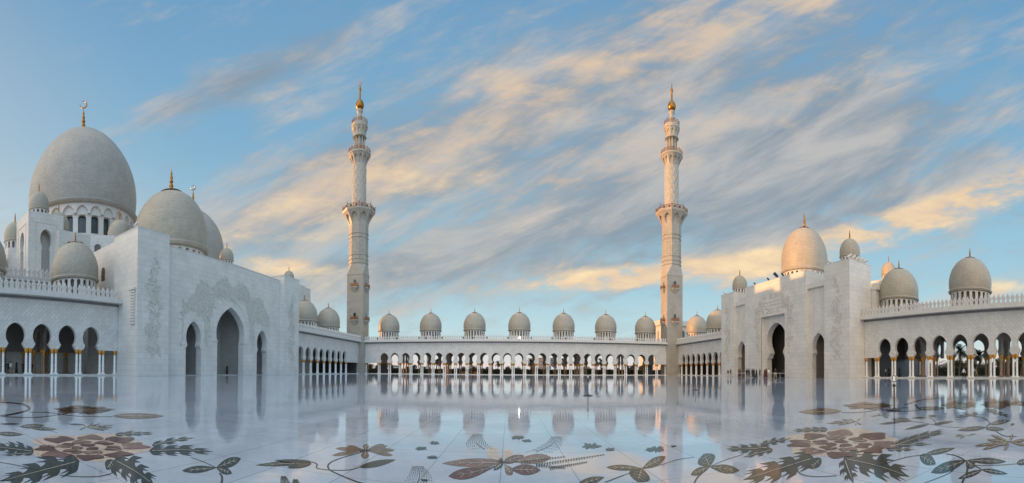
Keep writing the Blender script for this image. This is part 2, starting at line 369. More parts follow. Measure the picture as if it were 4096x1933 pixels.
HS = [(1.32, 3.76), (1.32, 3.88), (1.24, 3.92), (1.24, 4.02), (1.14, 4.06), (1.12, 4.20), (1.04, 4.28), (1.0, 4.37),
      (1.12, 4.52), (1.26, 4.75), (1.36, 5.02), (1.41, 5.35), (1.405, 5.70), (1.34, 6.05), (1.20, 6.40), (0.98, 6.70), (0.70, 6.95), (0.38, 7.13), (0.0, 7.25)]
def outline(half, c=0.0, zs=1.0):
    l = [(c - a, z * zs) for a, z in half]; r = [(c + a, z * zs) for a, z in half[::-1] if a > 0]
    return l + r
def arch_wall(mb, T, u0, u1, z0, z1, arches, th, mi=0, ends=True):
    """wall from u0 to u1; arches = outlines (left foot to right foot, both at z0) cut up from its lower edge"""
    cur = u0; bounds = []
    for o in sorted(arches, key=lambda o: o[0][0]):
        a = min(p[0] for p in o) - 0.03; b = max(p[0] for p in o) + 0.03
        bounds.append((a, b, o))
    def rect(a, b):
        for w in (0, th): mb.poly([T(a, z0, w), T(b, z0, w), T(b, z1, w), T(a, z1, w)], mi)
        mb.poly([T(a, z0, 0), T(b, z0, 0), T(b, z0, th), T(a, z0, th)], mi)
    for a, b, o in bounds:
        if a > cur + 1e-4: rect(cur, a)
        mid = (o[0][0] + o[-1][0]) / 2; n = len(o)
        h = min(range(n), key=lambda i: abs(o[i][0] - mid))
        zt = o[h][1]
        L = [(a, z0)] + o[:h + 1] + [(o[h][0], z1), (a, z1)]
        Rr = [(b, z0)] + o[:h - 1:-1] + [(o[h][0], z1), (b, z1)]
        for pl in (L, Rr):
            for w in (0, th): mb.poly([T(u, z, w) for u, z in pl], mi)
        for (ua, za), (ub, zb) in zip(o[:-1], o[1:]): mb.poly([T(ua, za, 0), T(ub, zb, 0), T(ub, zb, th), T(ua, za, th)], mi)
        for ua, ub in ((a, o[0][0]), (o[-1][0], b)): mb.poly([T(ua, z0, 0), T(ub, z0, 0), T(ub, z0, th), T(ua, z0, th)], mi)
        cur = b
    if u1 > cur + 1e-4: rect(cur, u1)
    mb.poly([T(u0, z1, 0), T(u1, z1, 0), T(u1, z1, th), T(u0, z1, th)], mi)
    if ends:
        for u in (u0, u1): mb.poly([T(u, z0, 0), T(u, z1, 0), T(u, z1, th), T(u, z0, th)], mi)
def ring_windows(mb, R, th, z0, z1, n, half, mi=0, rot=0.0, openbottom=False):
    """round wall with n arched openings; half = [(half width in metres, z)...] from the foot to the crown"""
    B = math.pi * R / n
    for i in range(n):
        a0 = 2 * math.pi * i / n + rot
        def T(u, z, w):
            t = a0 + u / R; return ((R - w) * math.cos(t), (R - w) * math.sin(t), z)
        zb = half[0][1]
        for sgn in (-1, 1):
            o = [(sgn * a, z) for a, z in half]
            if openbottom: pl = [(sgn * B, z0), (o[0][0], z0)] + o + [(0, z1), (sgn * B, z1)]
            else: pl = [(sgn * B, z0), (0, z0), (0, zb)] + o + [(0, z1), (sgn * B, z1)]
            mb.poly([T(u, z, 0) for u, z in pl], mi)
            mb.poly([T(u, z, th) for u, z in pl], mi)
            q = ([(o[0][0], z0)] if openbottom else [(0, zb)]) + o
            for (ua, za), (ub, zb2) in zip(q[:-1], q[1:]):
                mb.poly([T(ua, za, 0), T(ub, zb2, 0), T(ub, zb2, th), T(ua, za, th)], mi)
            mb.poly([T(0, z1, 0), T(sgn * B, z1, 0), T(sgn * B, z1, th), T(0, z1, th)], mi)
def rarch(hw, zb, zs, rise=None, n=5):
    rise = rise or hw
    return [(hw, zb)] + [(hw * math.cos(t), zs + rise * math.sin(t)) for t in [math.pi / 2 * i / n for i in range(n + 1)]]

# ---------------------------------------------------------------- domes
DP = [(0, .965), (.05, .978), (.1, .99), (.2, 1), (.29, .997), (.37, .985), (.46, .955), (.55, .912), (.63, .86), (.71, .79), (.77, .727), (.82, .665), (.87, .59), (.91, .51), (.945, .42), (.97, .33), (.99, .22), (1, .10)]
def crescent(mb, z, r, th=0.12, rot=0.0):
    c = Vector((0, 0, z + r)); vs = []
    n = 22
    for i in range(n + 1):
        t = -math.pi * 1.5 + 0.8 + 0.35 + (2 * math.pi - 0.7) * i / n
        w = 0.34 * math.sin(math.pi * i / n) ** 0.9 + 0.02
        for rr in (r * (1 - w), r):
            x = rr * math.cos(t) ; zz = rr * math.sin(t) - (0 if rr == r else -0.0)
            for d in (-th / 2, th / 2):
                vs.append(c + Vector((x * math.cos(rot) - d * math.sin(rot), x * math.sin(rot) + d * math.cos(rot), zz)))
    fs = []
    for i in range(n):
        a, b = 4 * i, 4 * i + 4
        fs += [(a, a + 2, b + 2, b), (a + 1, a + 3, b + 3, b + 1), (a, a + 1, b + 1, b), (a + 2, a + 3, b + 3, b + 2)]
    mb.add(vs, fs)
def finial_prof(R, h, disc=0.25):
    k = h
    return [(R * disc, 0), (R * disc * 1.04, 0.03 * k), (R * disc * .9, 0.06 * k), (R * disc * .55, .10 * k), (.075 * k, .17 * k), (.05 * k, .23 * k), (.085 * k, .30 * k), (.085 * k, .34 * k),
            (.045 * k, .40 * k), (.05 * k, .43 * k), (.078 * k, .48 * k), (.078 * k, .51 * k), (.04 * k, .57 * k), (.062 * k, .64 * k), (.06 * k, .67 * k), (.03 * k, .73 * k), (.045 * k, .80 * k), (.02 * k, .88 * k), (.004 * k, 1.0 * k)]
DPB = [(0, .965), (.05, .978), (.1, .99), (.2, 1), (.29, .993), (.37, .975), (.46, .94), (.55, .885), (.63, .82), (.71, .74), (.77, .67), (.82, .60), (.87, .52), (.91, .44), (.945, .355), (.97, .27), (.99, .17), (1, .06)]
dome_cache = {}
def make_dome(parent, loc, R, H, drum, mat, fin, nwin=22, disc=0.25, cres=0.0, big=False, seg=56, tint=None):
    """dome part (body and collar) with drum and finial as sub-parts. loc = foot of the drum"""
    key = (round(R, 3), round(H, 3), round(drum, 3), mat, fin, nwin, cres, big)
    if key in dome_cache:
        o = dup(dome_cache[key], parent, loc); return o
    mb = MB()
    mb.lathe([(R * f, drum + H * a) for a, f in (DPB if big else DP)], seg)
    cl = (0.03 if big else 0.055) * R
    mb.lathe([(R * .93, drum - 2.2 * cl), (R * 1.0, drum - 1.7 * cl), (R * 1.02, drum - 1.0 * cl), (R * 1.03, drum - .5 * cl), (R * 1.0, drum - .2 * cl), (R * .985, drum + .5 * cl), (R * .95, drum + .9 * cl)], seg)
    o = mb.build('dome', M[mat], parent, loc, 35)
    d = MB()
    rw = R * .92; zt = drum - 2.2 * cl
    B = math.pi * rw / nwin
    if big:
        hw = B * .60
        zt2 = zt - R * 0.145
        zw = zt2 - R * .33; ring_windows(d, rw * .97, .9, zw, zt2 + .02, nwin, rarch(B * .60, zw, zt2 - R * .085, B * .58), openbottom=True); d.lathe([(rw * .97 - .9, -.5), (rw * .985, -.5), (rw * .985, zw), (rw * .97 - .9, zw + .01)], nwin * 2)
        ring_windows(d, rw * 1.03, .8, zt2 - R * 0.02, zt + .3, nwin, [(B * .86, zt2 - R * 0.02), (B * .86, zt2 + R * .015), (B * .74, zt2 + R * .05), (B * .50, zt2 + R * .085), (B * .22, zt2 + R * .105), (0, zt2 + R * .115)], openbottom=True)
        d.lathe([(rw * .90, -1.0), (rw * .90, zt2 - R * .02)], nwin * 2, mi=1); d.lathe([(rw * .985, zt2 - R * .03), (rw * .985, zt)], nwin * 2)
    else:
        hw = B * .56
        ring_windows(d, rw, .07 * R, 0, zt + .02, nwin, rarch(hw, drum * .12, zt - hw * 1.5, hw * 1.1, 4))
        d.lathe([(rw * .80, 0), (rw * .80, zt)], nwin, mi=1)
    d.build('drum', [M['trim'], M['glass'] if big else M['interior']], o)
    g = MB(); g.lathe([(r, z + drum + H - 0.012 * R) for r, z in finial_prof(R, fin, disc)], 16)
    if cres: crescent(g, drum + H + fin * 0.98, cres, rot=1.0)
    g.build('finial', M['gold'], o, smooth=50)
    dome_cache[key] = o
    return o
def small_dome(parent, loc, R): return make_dome(parent, loc, R, R * 1.75, R * 0.85, 'dome', R * .95, 14, .10)

# ---------------------------------------------------------------- columns and merlons
def make_column(shaft='column'):
    mb = MB()
    mb.box(-.29, .29, -.29, .29, 0, .12)
    mb.lathe([(.27, .12), (.28, .17), (.24, .22), (.21, .26), (.19, .32), (.18, 2.3), (.165, 2.96)], 12)
    o = mb.build('column', M[shaft], None, smooth=40)
    c = MB(); c.lathe([(.17, 2.94), (.22, 2.96), (.20, 3.02), (.25, 3.14), (.315, 3.32), (.34, 3.5), (.33, 3.62), (.28, 3.68)], 12)
    c.box(-.29, .29, -.29, .29, 3.68, 3.755)
    c.build('capital', M['goldcap'], o, smooth=45)
    return o
col_proto = [None]
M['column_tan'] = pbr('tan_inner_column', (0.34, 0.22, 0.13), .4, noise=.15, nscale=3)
tan_proto = [None]
def column(parent, loc, inner=False):
    pr_ = tan_proto if inner else col_proto
    if pr_[0] is None:
        o = make_column('column_tan' if inner else 'column'); o.parent = parent; o.location = loc; pr_[0] = o; return o
    return dup(pr_[0], parent, loc)
MP = [(.30, 0), (.30, .12), (.20, .28), (.17, .40), (.22, .55), (.31, .78), (.28, .94), (.16, 1.10), (.08, 1.24), (.02, 1.45)]
mer_proto = {}
def merlon(parent, loc, rot, k=1.0):
    if k not in mer_proto:
        mb = MB(); out = [(a * k, z * k) for a, z in MP] + [(-a * k, z * k) for a, z in MP[::-1]]
        # eye-shaped hole in the middle: two halves with the hole outline
        hole = [(0, .56 * k), (.035 * k, .62 * k), (.045 * k, .72 * k), (0, .88 * k)]
        Rh = [(a * k, z * k) for a, z in MP] + [(0, 1.45 * k)] + hole[::-1] + [(0, 0)]
        for sg in (1, -1):
            for y in (-.09, .09): mb.poly([(sg * x, y, z) for x, z in Rh])
        for (a, b), (c, d) in zip(out, out[1:] + out[:1]): mb.poly([(a, -.09, b), (c, -.09, d), (c, .09, d), (a, .09, b)])
        for sg in (1, -1):
            for (a, b), (c, d) in zip(hole[:-1], hole[1:]): mb.poly([(sg * a, -.09, b), (sg * c, -.09, d), (sg * c, .09, d), (sg * a, .09, b)])
        o = mb.build('merlon', M['trim'], parent, loc); o.rotation_euler = (0, 0, rot); mer_proto[k] = o; return o
    return dup(mer_proto[k], parent, loc, rot)

def place_parts(parent, fn, locs, name, limit=100):
    """the nearest 100 as parts of their own, the rest as one part"""
    locs = sorted(locs, key=lambda l: math.hypot(l[0], l[1]))
    for l in locs[:limit]: fn(l)
    rest = locs[limit:]
    return rest

def merge_copies(parent, src_objs, rest, name, rot=None):
    """one mesh holding further copies of the source meshes at the given places"""
    if not rest: return
    mb = MB(); mats = []
    for s_o in src_objs:
        me = s_o.data; base = len(mats); mats.append(me.materials[0])
        vs = [v.co.copy() for v in me.vertices]; fs = [tuple(p.vertices) for p in me.polygons]
        for l in rest:
            Mx = Matrix.Translation(l) @ Matrix.Rotation(rot or 0, 4, 'Z')
            mb.add([Mx @ v for v in vs], fs, base)
    o = mb.build(name, mats, parent); tag(o, kind='stuff'); return o

ZC = 10.92     # underside of the cornice
def arcade(T, u0, u1, cs, sp, dome_us, label, face, rear=True, closed=(), group='arcade wings round the courtyard', cross=(), zs=1.0, single=(True, True), rear_u=None, rshift=0.0):
    """gallery wing: front wall, rear wall, roof, cornice, merlons, columns, domes"""
    root = empty('arcade', label, 'arcade', T((u0 + u1) / 2, 0, 0), group)
    inv = Vector(root.location)
    def TT(u, z, w):
        return tuple(Vector(T(u, z, w)) - inv)
    rot = 0 if face == 'F' else math.pi / 2
    mb = MB(); arch_wall(mb, TT, u0, u1, 3.76, ZC, [outline(HS, c) for c in cs], .62)
    mb.build('front_wall', M['herring'], root)
    mb = MB(); ra = [c for c in cs if not any(a <= c <= b for a, b in closed)]
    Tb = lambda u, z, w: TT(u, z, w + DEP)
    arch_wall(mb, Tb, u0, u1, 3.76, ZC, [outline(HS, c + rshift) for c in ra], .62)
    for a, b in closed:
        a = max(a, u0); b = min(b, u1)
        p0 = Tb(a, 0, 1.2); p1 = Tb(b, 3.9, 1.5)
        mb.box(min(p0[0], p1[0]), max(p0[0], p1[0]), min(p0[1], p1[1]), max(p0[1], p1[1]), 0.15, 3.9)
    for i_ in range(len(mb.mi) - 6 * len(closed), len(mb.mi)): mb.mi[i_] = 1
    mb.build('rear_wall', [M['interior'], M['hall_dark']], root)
    # cross arcades between the dome bays
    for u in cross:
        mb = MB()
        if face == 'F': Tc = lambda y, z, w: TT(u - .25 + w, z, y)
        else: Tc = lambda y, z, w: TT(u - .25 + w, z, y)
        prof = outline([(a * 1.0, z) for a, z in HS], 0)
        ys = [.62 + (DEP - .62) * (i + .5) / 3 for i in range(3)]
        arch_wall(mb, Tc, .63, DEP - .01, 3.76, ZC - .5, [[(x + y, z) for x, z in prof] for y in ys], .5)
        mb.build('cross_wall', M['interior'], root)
    # roof and floor slabs
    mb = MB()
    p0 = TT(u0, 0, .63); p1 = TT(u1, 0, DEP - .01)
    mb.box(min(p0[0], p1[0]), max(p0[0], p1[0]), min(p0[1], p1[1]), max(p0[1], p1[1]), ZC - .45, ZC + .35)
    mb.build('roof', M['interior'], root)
    mb = MB(); p0 = TT(u0, 0, -.7); p1 = TT(u1, 0, DEP + 1.4)
    mb.box(min(p0[0], p1[0]), max(p0[0], p1[0]), min(p0[1], p1[1]), max(p0[1], p1[1]), 0.01, 0.16)
    mb.build('plinth', M['trim'], root)
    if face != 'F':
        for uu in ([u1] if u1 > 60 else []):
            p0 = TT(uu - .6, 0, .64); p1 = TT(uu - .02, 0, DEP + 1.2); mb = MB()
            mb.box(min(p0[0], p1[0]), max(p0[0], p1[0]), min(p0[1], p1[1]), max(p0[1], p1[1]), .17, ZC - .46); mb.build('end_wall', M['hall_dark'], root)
    # cornice
    mb = MB()
    for (w0, w1, z0, z1) in ((-1.25, .6, ZC, ZC + .60), (-1.1, .6, ZC + .601, ZC + .70)):
        p0 = TT(u0, 0, w0); p1 = TT(u1, 0, w1)
        mb.box(min(p0[0], p1[0]), max(p0[0], p1[0]), min(p0[1], p1[1]), max(p0[1], p1[1]), z0, z1)
    mb.build('cornice', M['trim'], root)
    mb = MB(); p0 = TT(u0, 0, -.12); p1 = TT(u1, 0, -.003)
    mb.box(min(p0[0], p1[0]), max(p0[0], p1[0]), min(p0[1], p1[1]), max(p0[1], p1[1]), ZC - .36, ZC - .002); mb.build('dark_band', M['dark_band'], root)  # darker grey band directly under the cornice
    ms = sp / 5
    n = int((u1 - u0) / ms); locs = [TT(u0 + ms * (i + .5), ZC + .70, -.85) for i in range(n)]
    locs.sort(key=lambda l: math.hypot(l[0] + inv.x, l[1] + inv.y))
    for l in locs[:100]: merlon(root, l, rot)
    merge_copies(root, [mer_proto[1.0]], locs[100:], 'merlon', rot)
    # columns
    cl = []
    ed = sorted(set([round(c - sp / 2, 3) for c in cs] + [round(c + sp / 2, 3) for c in cs]))
    ed2 = []
    for e in ed:
        if not ed2 or e - ed2[-1] > .5: ed2.append(e)
    for e in ed2:
        for d in (-.29, .29):
            cl.append(TT(e + d, .16, .31))
    if single[0]: cl.append(TT(u0 + .32, .16, .31))
    if single[1]: cl.append(TT(u1 - .32, .16, .31))
    back = []
    for e in ed2:
        if u0 < e < u1:
            for d in (-.29, .29): back.append(TT(e + d + rshift, .16, DEP + .31))
    for u in cross:
        for y in (.62 + (DEP - .62) / 3, .62 + (DEP - .62) * 2 / 3):
            for d in (-.29, .29): back.append(TT(u, .16, y + d))
    cl = [c for c in cl]
    allc = cl + sorted(back, key=lambda l: math.hypot(l[0] + inv.x, l[1] + inv.y))
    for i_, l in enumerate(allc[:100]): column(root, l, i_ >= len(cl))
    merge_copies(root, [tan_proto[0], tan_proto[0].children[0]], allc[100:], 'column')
    for u in dome_us:
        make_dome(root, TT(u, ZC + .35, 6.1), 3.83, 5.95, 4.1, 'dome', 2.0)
    return root

# ================================================================= SETTING
def structure(name, mb, m): return tag(mb.build(name, m), kind='structure')
g = MB(); 
for i in range(1):
    g.box(-6000, 6000, -6000, 6000, -0.6, -0.02)
structure('ground', g, M['garden'])
fl = MB(); fl.box(-DL - 20, DR + 20, -60, DF + 16, -0.5, 0.0)
floor = structure('courtyard_floor', fl, M['floor'])
# ================================================================= ARCADES
lcs1 = [SL * (4.233 + k) for k in range(-4, 4)]
lcs2 = [SL * (23.186 + k) for k in range(-2, 7)]
rcs1 = [SR * (11.113 - k) for k in range(0, 11)]
rcs2 = [SR * (33.095 - k) for k in range(0, 9)]
fcs = [SF * (-11.2 + k) for k in range(25)]
PLY = (33.0, 77.4); PRY = (46.3, 91.0)
MLX, MLY = -52.6, 126.0                   # left minaret: centre x, front y
MRX, MRY = 57.1, 127.9
g1 = 'arcade wings round the courtyard'
GX0, GX1 = MLX + 3.0, MRX - 3.0
far_arc = arcade(TF(DF), GX0, GX1, fcs, SF, [SF * k for k in (-12.0 * .94, -7.25, -3.2, .85, 4.87, 8.82, 12.72)], 'long white arcade across the far end of the courtyard, seven domes on its roof, sky seen through its arches', 'F', group=g1,
                 cross=[SF * k for k in (-9.7, -5.7, -1.7, 2.3, 6.3, 10.3)], closed=((50, 60), (-60, -46)))
ln = arcade(TL(DL), lcs1[0] - 6, PLY[0] - .05, lcs1, SL, [28.3 + SL * .05, 12.9, -2.6], 'near left arcade with four dark arches and a large tiled dome, beside the left gatehouse', 'L', group=g1, closed=((-200, 400),), single=(True, True), cross=[22.48, 10.74])
lf = arcade(TL(DL), PLY[1] + .05, MLY + .5, lcs2, SL, [83.5, 99.1, 114.7], 'short left arcade of narrow dark arches between the left gatehouse and the left minaret', 'L', group=g1, closed=((-200, 400),), single=(False, True))
rn = arcade(TR(DR), rcs1[-1] - 6, PRY[0] - .05, rcs1, SR, [42.3, 27.2, 12.2, -3], 'near right arcade with palms and sky behind its arches and two egg shaped domes above', 'R', group=g1, closed=(), cross=[35.98, 21.0], rshift=-1.9, single=(True, True))
rf = arcade(TR(DR), PRY[1] + .05, MRY + .5, rcs2, SR, [110.5, 125.3, 95.5], 'short right arcade between the right minaret and the right gatehouse', 'R', group=g1, closed=((96, 400),), single=(False, True))
for o, l in ((far_arc, 'long white arcade across the far end of the courtyard with seven domes on its roof'), (ln, 'near left arcade with dark arches and a big tiled dome, beside the left gatehouse'),
             (lf, 'short left arcade of narrow dark arches between left gatehouse and left minaret'), (rn, 'near right arcade with palms and sky behind its arches and two egg shaped domes above'),
             (rf, 'short right arcade between the right minaret and the right gatehouse')):
    o['label'] = l

# ================================================================= GATEHOUSES
def relief_vines(mb, T, x0, x1, z0, z1, n, inside, seed=1, w=-0.05, wid=.07, step=.28, leafn=.55):
    """low relief of climbing stems and leaves"""
    r = random.Random(seed)
    def strip(pts, wd):
        for (a, b), (c, d) in zip(pts[:-1], pts[1:]):
            dx_, dz_ = c - a, d - b; L = math.hypot(dx_, dz_) or 1; nx, nz = -dz_ / L * wd / 2, dx_ / L * wd / 2
            q = [(a + nx, b + nz), (c + nx, d + nz), (c - nx, d - nz), (a - nx, b - nz)]
            w_ = w * r.uniform(.6, 1.3); f = [T(u, z, w_) for u, z in q]; k = [T(u, z, 0.02) for u, z in q]
            mb.add(f + k, [(0, 1, 2, 3), (0, 1, 5, 4), (2, 3, 7, 6)])
    def leaf(x, z, a, s):
        ca_, sa_ = math.cos(a), math.sin(a)
        pl = [(0, 0), (.4 * s, .22 * s), (s, 0), (.4 * s, -.22 * s)]
        q = [(x + u * ca_ - v * sa_, z + u * sa_ + v * ca_) for u, v in pl]
        w_ = w * r.uniform(1.35, 2.2); f = [T(u, zz, w_) for u, zz in q]; k = [T(u, zz, 0.02) for u, zz in q]
        mb.add(f + k, [(0, 1, 2, 3), (0, 1, 5, 4), (1, 2, 6, 5), (2, 3, 7, 6), (3, 0, 4, 7)])
    for i in range(n):
        for _ in range(40):
            x = r.uniform(x0, x1); z = r.uniform(z0, z1)
            if inside(x, z): break
        a = r.uniform(0.6, 2.5); cv = r.uniform(-.5, .5)
        pts = [(x, z)]
        for s_ in range(r.randint(5, 12)):
            x += step * math.cos(a); z += step * math.sin(a); a += cv + r.uniform(-.35, .35)
            if not inside(x, z): break
            pts.append((x, z))
            if r.random() < leafn: leaf(x, z, a + r.choice((-1, 1)) * r.uniform(.5, 1.2), r.uniform(.22, .45))
        if len(pts) > 1: strip(pts, wid)

NICHE = [(1.84, 0), (1.84, 4.35), (1.80, 4.55), (1.62, 4.72), (1.52, 4.9), (1.50, 5.08), (1.62, 5.32), (1.76, 5.75), (1.80, 6.25), (1.74, 6.85), (1.55, 7.45), (1.22, 8.0), (.82, 8.45), (.42, 8.75), (0, 8.92)]
BIGR = [(3.45, 0), (3.45, 4.3), (2.95, 4.32), (2.85, 4.8), (2.55, 5.15), (2.35, 5.5), (2.6, 6.1), (3.1, 7.0), (3.38, 8.1), (3.36, 9.1), (3.05, 10.1), (2.5, 10.95), (1.8, 11.55), (.95, 12.0), (0, 12.3)]
BIGL = [(3.72, 0), (3.72, 6.0), (3.80, 6.3), (3.93, 7.0), (3.97, 7.9), (3.85, 8.7), (3.5, 9.6), (2.95, 10.4), (2.2, 11.2), (1.3, 11.9), (.6, 12.3), (0, 12.55)]

def gate_right():
    X0 = 54.3; yc = 68.7; zt = 21.75
    root = empty('gatehouse', 'gatehouse on the right, its big dome lit gold, a dotted panel round its arch', 'gatehouse', (X0, yc, 0), 'gatehouses facing each other')
    off = Vector((X0, yc, 0))
    def T(u, z, w): return (w, u - yc, z)
    def bx(name, x0, x1, y0, y1, z0, z1, m='marble'):
        mb = MB(); mb.box(x0 - X0, x1 - X0, y0 - yc, y1 - yc, z0, z1); return mb.build(name, M[m], root)
    for y0, y1 in ((46.3, 52.75), (84.65, 91.0)):
        t = bx('tower', X0, X0 + 6.4, y0, y1, 0, zt)
        mb = MB(); mb.box(-.05, 6.45, y0 - .05 - yc, y1 + .05 - yc, zt, zt + .10); mb.build('coping', M['trim'], t)
        mb = MB(); mid = (y0 + y1) / 2
        def ins(x, z, mid=mid): 
            s = 2.0 * (0.4 + 0.6 * min(1, (19.6 - z) / 8.0)) if z > 11 else 1.9
            return 3.2 < z < 19.3 and abs(x - mid - .35 * math.sin(z * 1.1)) < s * (.65 + .25 * math.sin(z * 2.3))
        relief_vines(mb, T, y0, y1, 3.2, 19.4, 90, ins, seed=int(y0))
        mb.build('relief_carving', M['relief'], t)
        small_dome(root, (3.9, mid - yc, zt + .1), 2.0)
    # centre block with the recessed panel
    ya, yb = 57.8, 79.7
    mb = MB()
    o = [(yc - 4.25, 0), (yc - 4.25, 13.8), (yc, 13.801), (yc + 4.25, 13.8), (yc + 4.25, 0)]
    arch_wall(mb, T, ya, yb, 0, zt, [o], .95)
    mb.box(.951, 7.0, ya - yc, ya - yc + .9, 0, zt); mb.box(.951, 7.0, yb - yc - .9, yb - yc, 0, zt)
    mb.box(.951, 14.0, ya - yc + .901, yb - yc - .901, zt - 1.2, zt - .05)
    blk = mb.build('centre_block', M['marble'], root)
    mb = MB()
    for a0, a1, b0, b1 in ((yc - 4.55, yc - 4.25, 0, 14.1), (yc + 4.25, yc + 4.55, 0, 14.1), (yc - 4.25, yc + 4.25, 13.8, 14.1)):
        mb.box(-.07, .10, a0 - yc, a1 - yc, b0, b1)
    mb.build('frame', M['trim'], blk)
    mb = MB(); mb.box(-.04, 7.05, ya - .04 - yc, yb + .04 - yc, zt, zt + .10); mb.build('coping', M['trim'], blk)
    mb = MB(); Tp = lambda u, z, w: T(u, z, w + .953)
    arch_wall(mb, Tp, yc - 4.7, yc + 4.7, 0, 14.2, [outline(BIGR, yc)], 1.5)
    pn = mb.build('arch_panel', M['trim'], root)
    mb = MB()
    for i in range(-9, 10):
        for j in range(0, 30):
            u = yc + i * .45; z = 1.3 + j * .42
            if (i + j) % 2: continue
            if z > 13.5 or abs(u - yc) > 4.05: continue
            hw = 0
            for (a, b), (c, d) in zip(BIGR[:-1], BIGR[1:]):
                if b <= z <= d and d > b: hw = a + (c - a) * (z - b) / (d - b)
            if z < 12.3 and abs(u - yc) < hw + .28: continue
            mb.add([Tp(u + .085 * math.cos(t), z + .085 * math.sin(t), -.02) for t in [math.pi / 3 * q_ for q_ in range(6)]], [tuple(range(6))])
    mb.build('dot_inlay', M['i_brown'], pn)
    # inner arch and dark hall
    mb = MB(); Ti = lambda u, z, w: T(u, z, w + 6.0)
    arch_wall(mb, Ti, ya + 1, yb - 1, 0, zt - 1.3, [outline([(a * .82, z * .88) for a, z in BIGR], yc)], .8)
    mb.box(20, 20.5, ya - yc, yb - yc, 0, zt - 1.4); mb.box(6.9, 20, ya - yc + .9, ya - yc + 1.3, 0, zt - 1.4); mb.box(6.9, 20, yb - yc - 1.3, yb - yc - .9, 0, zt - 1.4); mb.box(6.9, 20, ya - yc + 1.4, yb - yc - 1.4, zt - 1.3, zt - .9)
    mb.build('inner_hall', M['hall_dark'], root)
    # recessed bays with side niches
    for y0, y1 in ((52.75, 57.8), (79.7, 84.65)):
        m_ = (y0 + y1) / 2 + (-.15 if y0 < 60 else .15)
        mb = MB(); Tb = lambda u, z, w: T(u, z, w + .8)
        arch_wall(mb, Tb, y0 + .003, y1 - .003, 0, 18.0, [outline(NICHE, m_)], 1.2)
        b = mb.build('recessed_bay', M['herring'], root)
        mb = MB(); mb.box(.35, 2.0, y0 + .01 - yc, y1 - .01 - yc, 17.99, 19.0); mb.build('cornice', M['trim'], b)
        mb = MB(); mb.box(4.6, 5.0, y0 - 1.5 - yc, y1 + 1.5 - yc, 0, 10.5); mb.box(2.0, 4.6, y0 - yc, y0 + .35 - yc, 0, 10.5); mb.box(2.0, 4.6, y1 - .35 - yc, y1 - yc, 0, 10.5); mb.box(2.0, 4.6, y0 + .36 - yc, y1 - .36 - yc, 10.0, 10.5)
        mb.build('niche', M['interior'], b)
        mb = MB(); mb.box(4.52, 4.66, m_ - 1.15 - yc, m_ + 1.15 - yc, .05, 4.4); dd = mb.build('door', M['lattice'], b)
        mb = MB(); 
        for i in range(5): mb.box(4.46, 4.53, m_ - 1.1 + i * .5 - yc, m_ - 1.04 + i * .5 - yc, .1, 4.3)
        mb.build('grille', M['dark'], dd)
        # outline moulding round the niche
        mb = MB(); oo = outline([(a + .22, z + (.2 if z > 5.2 else 0)) for a, z in NICHE], m_)
        for (a, b_), (c, d) in zip(oo[:-1], oo[1:]):
            mb.tube([Tb(a, b_, -.02), Tb(c, d, -.02)], .035, 4)
        mb.build('moulding', M['trim'], b)
    # carving round the frame and the inscription
    mb = MB()
    def ins(x, z):
        d = abs(x - yc)
        if z > 14.4 : return z < 18.6 - (d / 6.5) ** 2 * 2.4 + .4 * math.sin(x * 3) and d < 6.8 and not (d < 3.1 and 15.7 < z < 17.4)
        return 4.9 < d < 6.9 - (14.4 - z) * .07 + .4 * math.sin(z * 1.7) and z > 3.2 + .3 * d
    relief_vines(mb, T, yc - 7, yc + 7, 3.2, 18.8, 260, ins, seed=5)
    mb.build('relief_carving', M['relief'], blk)
    mb = MB(); r = random.Random(4)
    for row in range(2):
        zz = 16.15 + row * .72; u = yc - 2.75
        while u < yc + 2.75:
            a = r.uniform(.12, .38); k = r.random()
            if k < .4: pts = [(u, zz), (u + .03, zz + a)]
            elif k < .75: pts = [(u, zz + .05), (u + .12, zz - .1), (u + .26, zz - .04), (u + .3, zz + .14)]
            else: pts = [(u, zz), (u + .1, zz + .16), (u + .22, zz + .1), (u + .12, zz + .02), (u + .3, zz)]
            mb.tube([T(p_, q_, -.03) for p_, q_ in pts], .035, 4); u += r.uniform(.13, .30)
        mb.tube([T(yc - 2.8, zz - .02, -.03), T(yc + 2.8, zz - .02, -.03)], .025, 4)
    mb.build('inscription', M['relief'], blk)
    # plinth line
    for y0, y1 in ((46.3, 52.75), (57.8, yc - 4.6), (yc + 4.6, 79.7), (84.65, 91.0)):
        mb = MB(); mb.box(-.05, .1, y0 + .02 - yc, y1 - .02 - yc, 0, 1.05); mb.build('plinth', M['marble'], root)
    # body behind and main dome
    mb = MB(); mb.box(6.41, 30, 46.35 - yc, 57.75 - yc, 0, 17.5); mb.box(6.41, 30, 79.75 - yc, 90.9 - yc, 0, 17.5); mb.box(20.6, 40, -8, 8, 0, 17)
    mb.box(14.01, 30, ya - yc + .01, yb - yc - .01, 20.0, zt - .1)
    mb.build('rear_body', M['marble'], root)
    make_dome(root, (9.9, .2, zt - .3), 5.6, 10.4, 3.7, 'dome_mid', 3.9, 26, .24)
    # rear corner turret with its dome
    mb = MB(); mb.box(22.5, 29.5, 51.5 - yc, 59.0 - yc, 0, 23.4); mb.build('tower', M['marble'], root)
    small_dome(root, (25.5, 55.3 - yc, 23.4), 1.85)
    mb = MB(); mb.box(6.5, 22.4, 45.15 - yc, 46.25 - yc, 0, 10.4); mb.build('inner_side_wall', M['hall_dark'], root)  # lower part of the side wall, coloured dark for the gallery's shade
    mb = MB(); mb.box(6.5, 22.4, 45.2 - yc, 46.3 - yc, 10.41, 17.0); mb.box(6.4, 22.4, 44.8 - yc, 46.2 - yc, 17.0, 18.3); mb.build('side_wall', M['marble'], root)
    return root
gate_right()

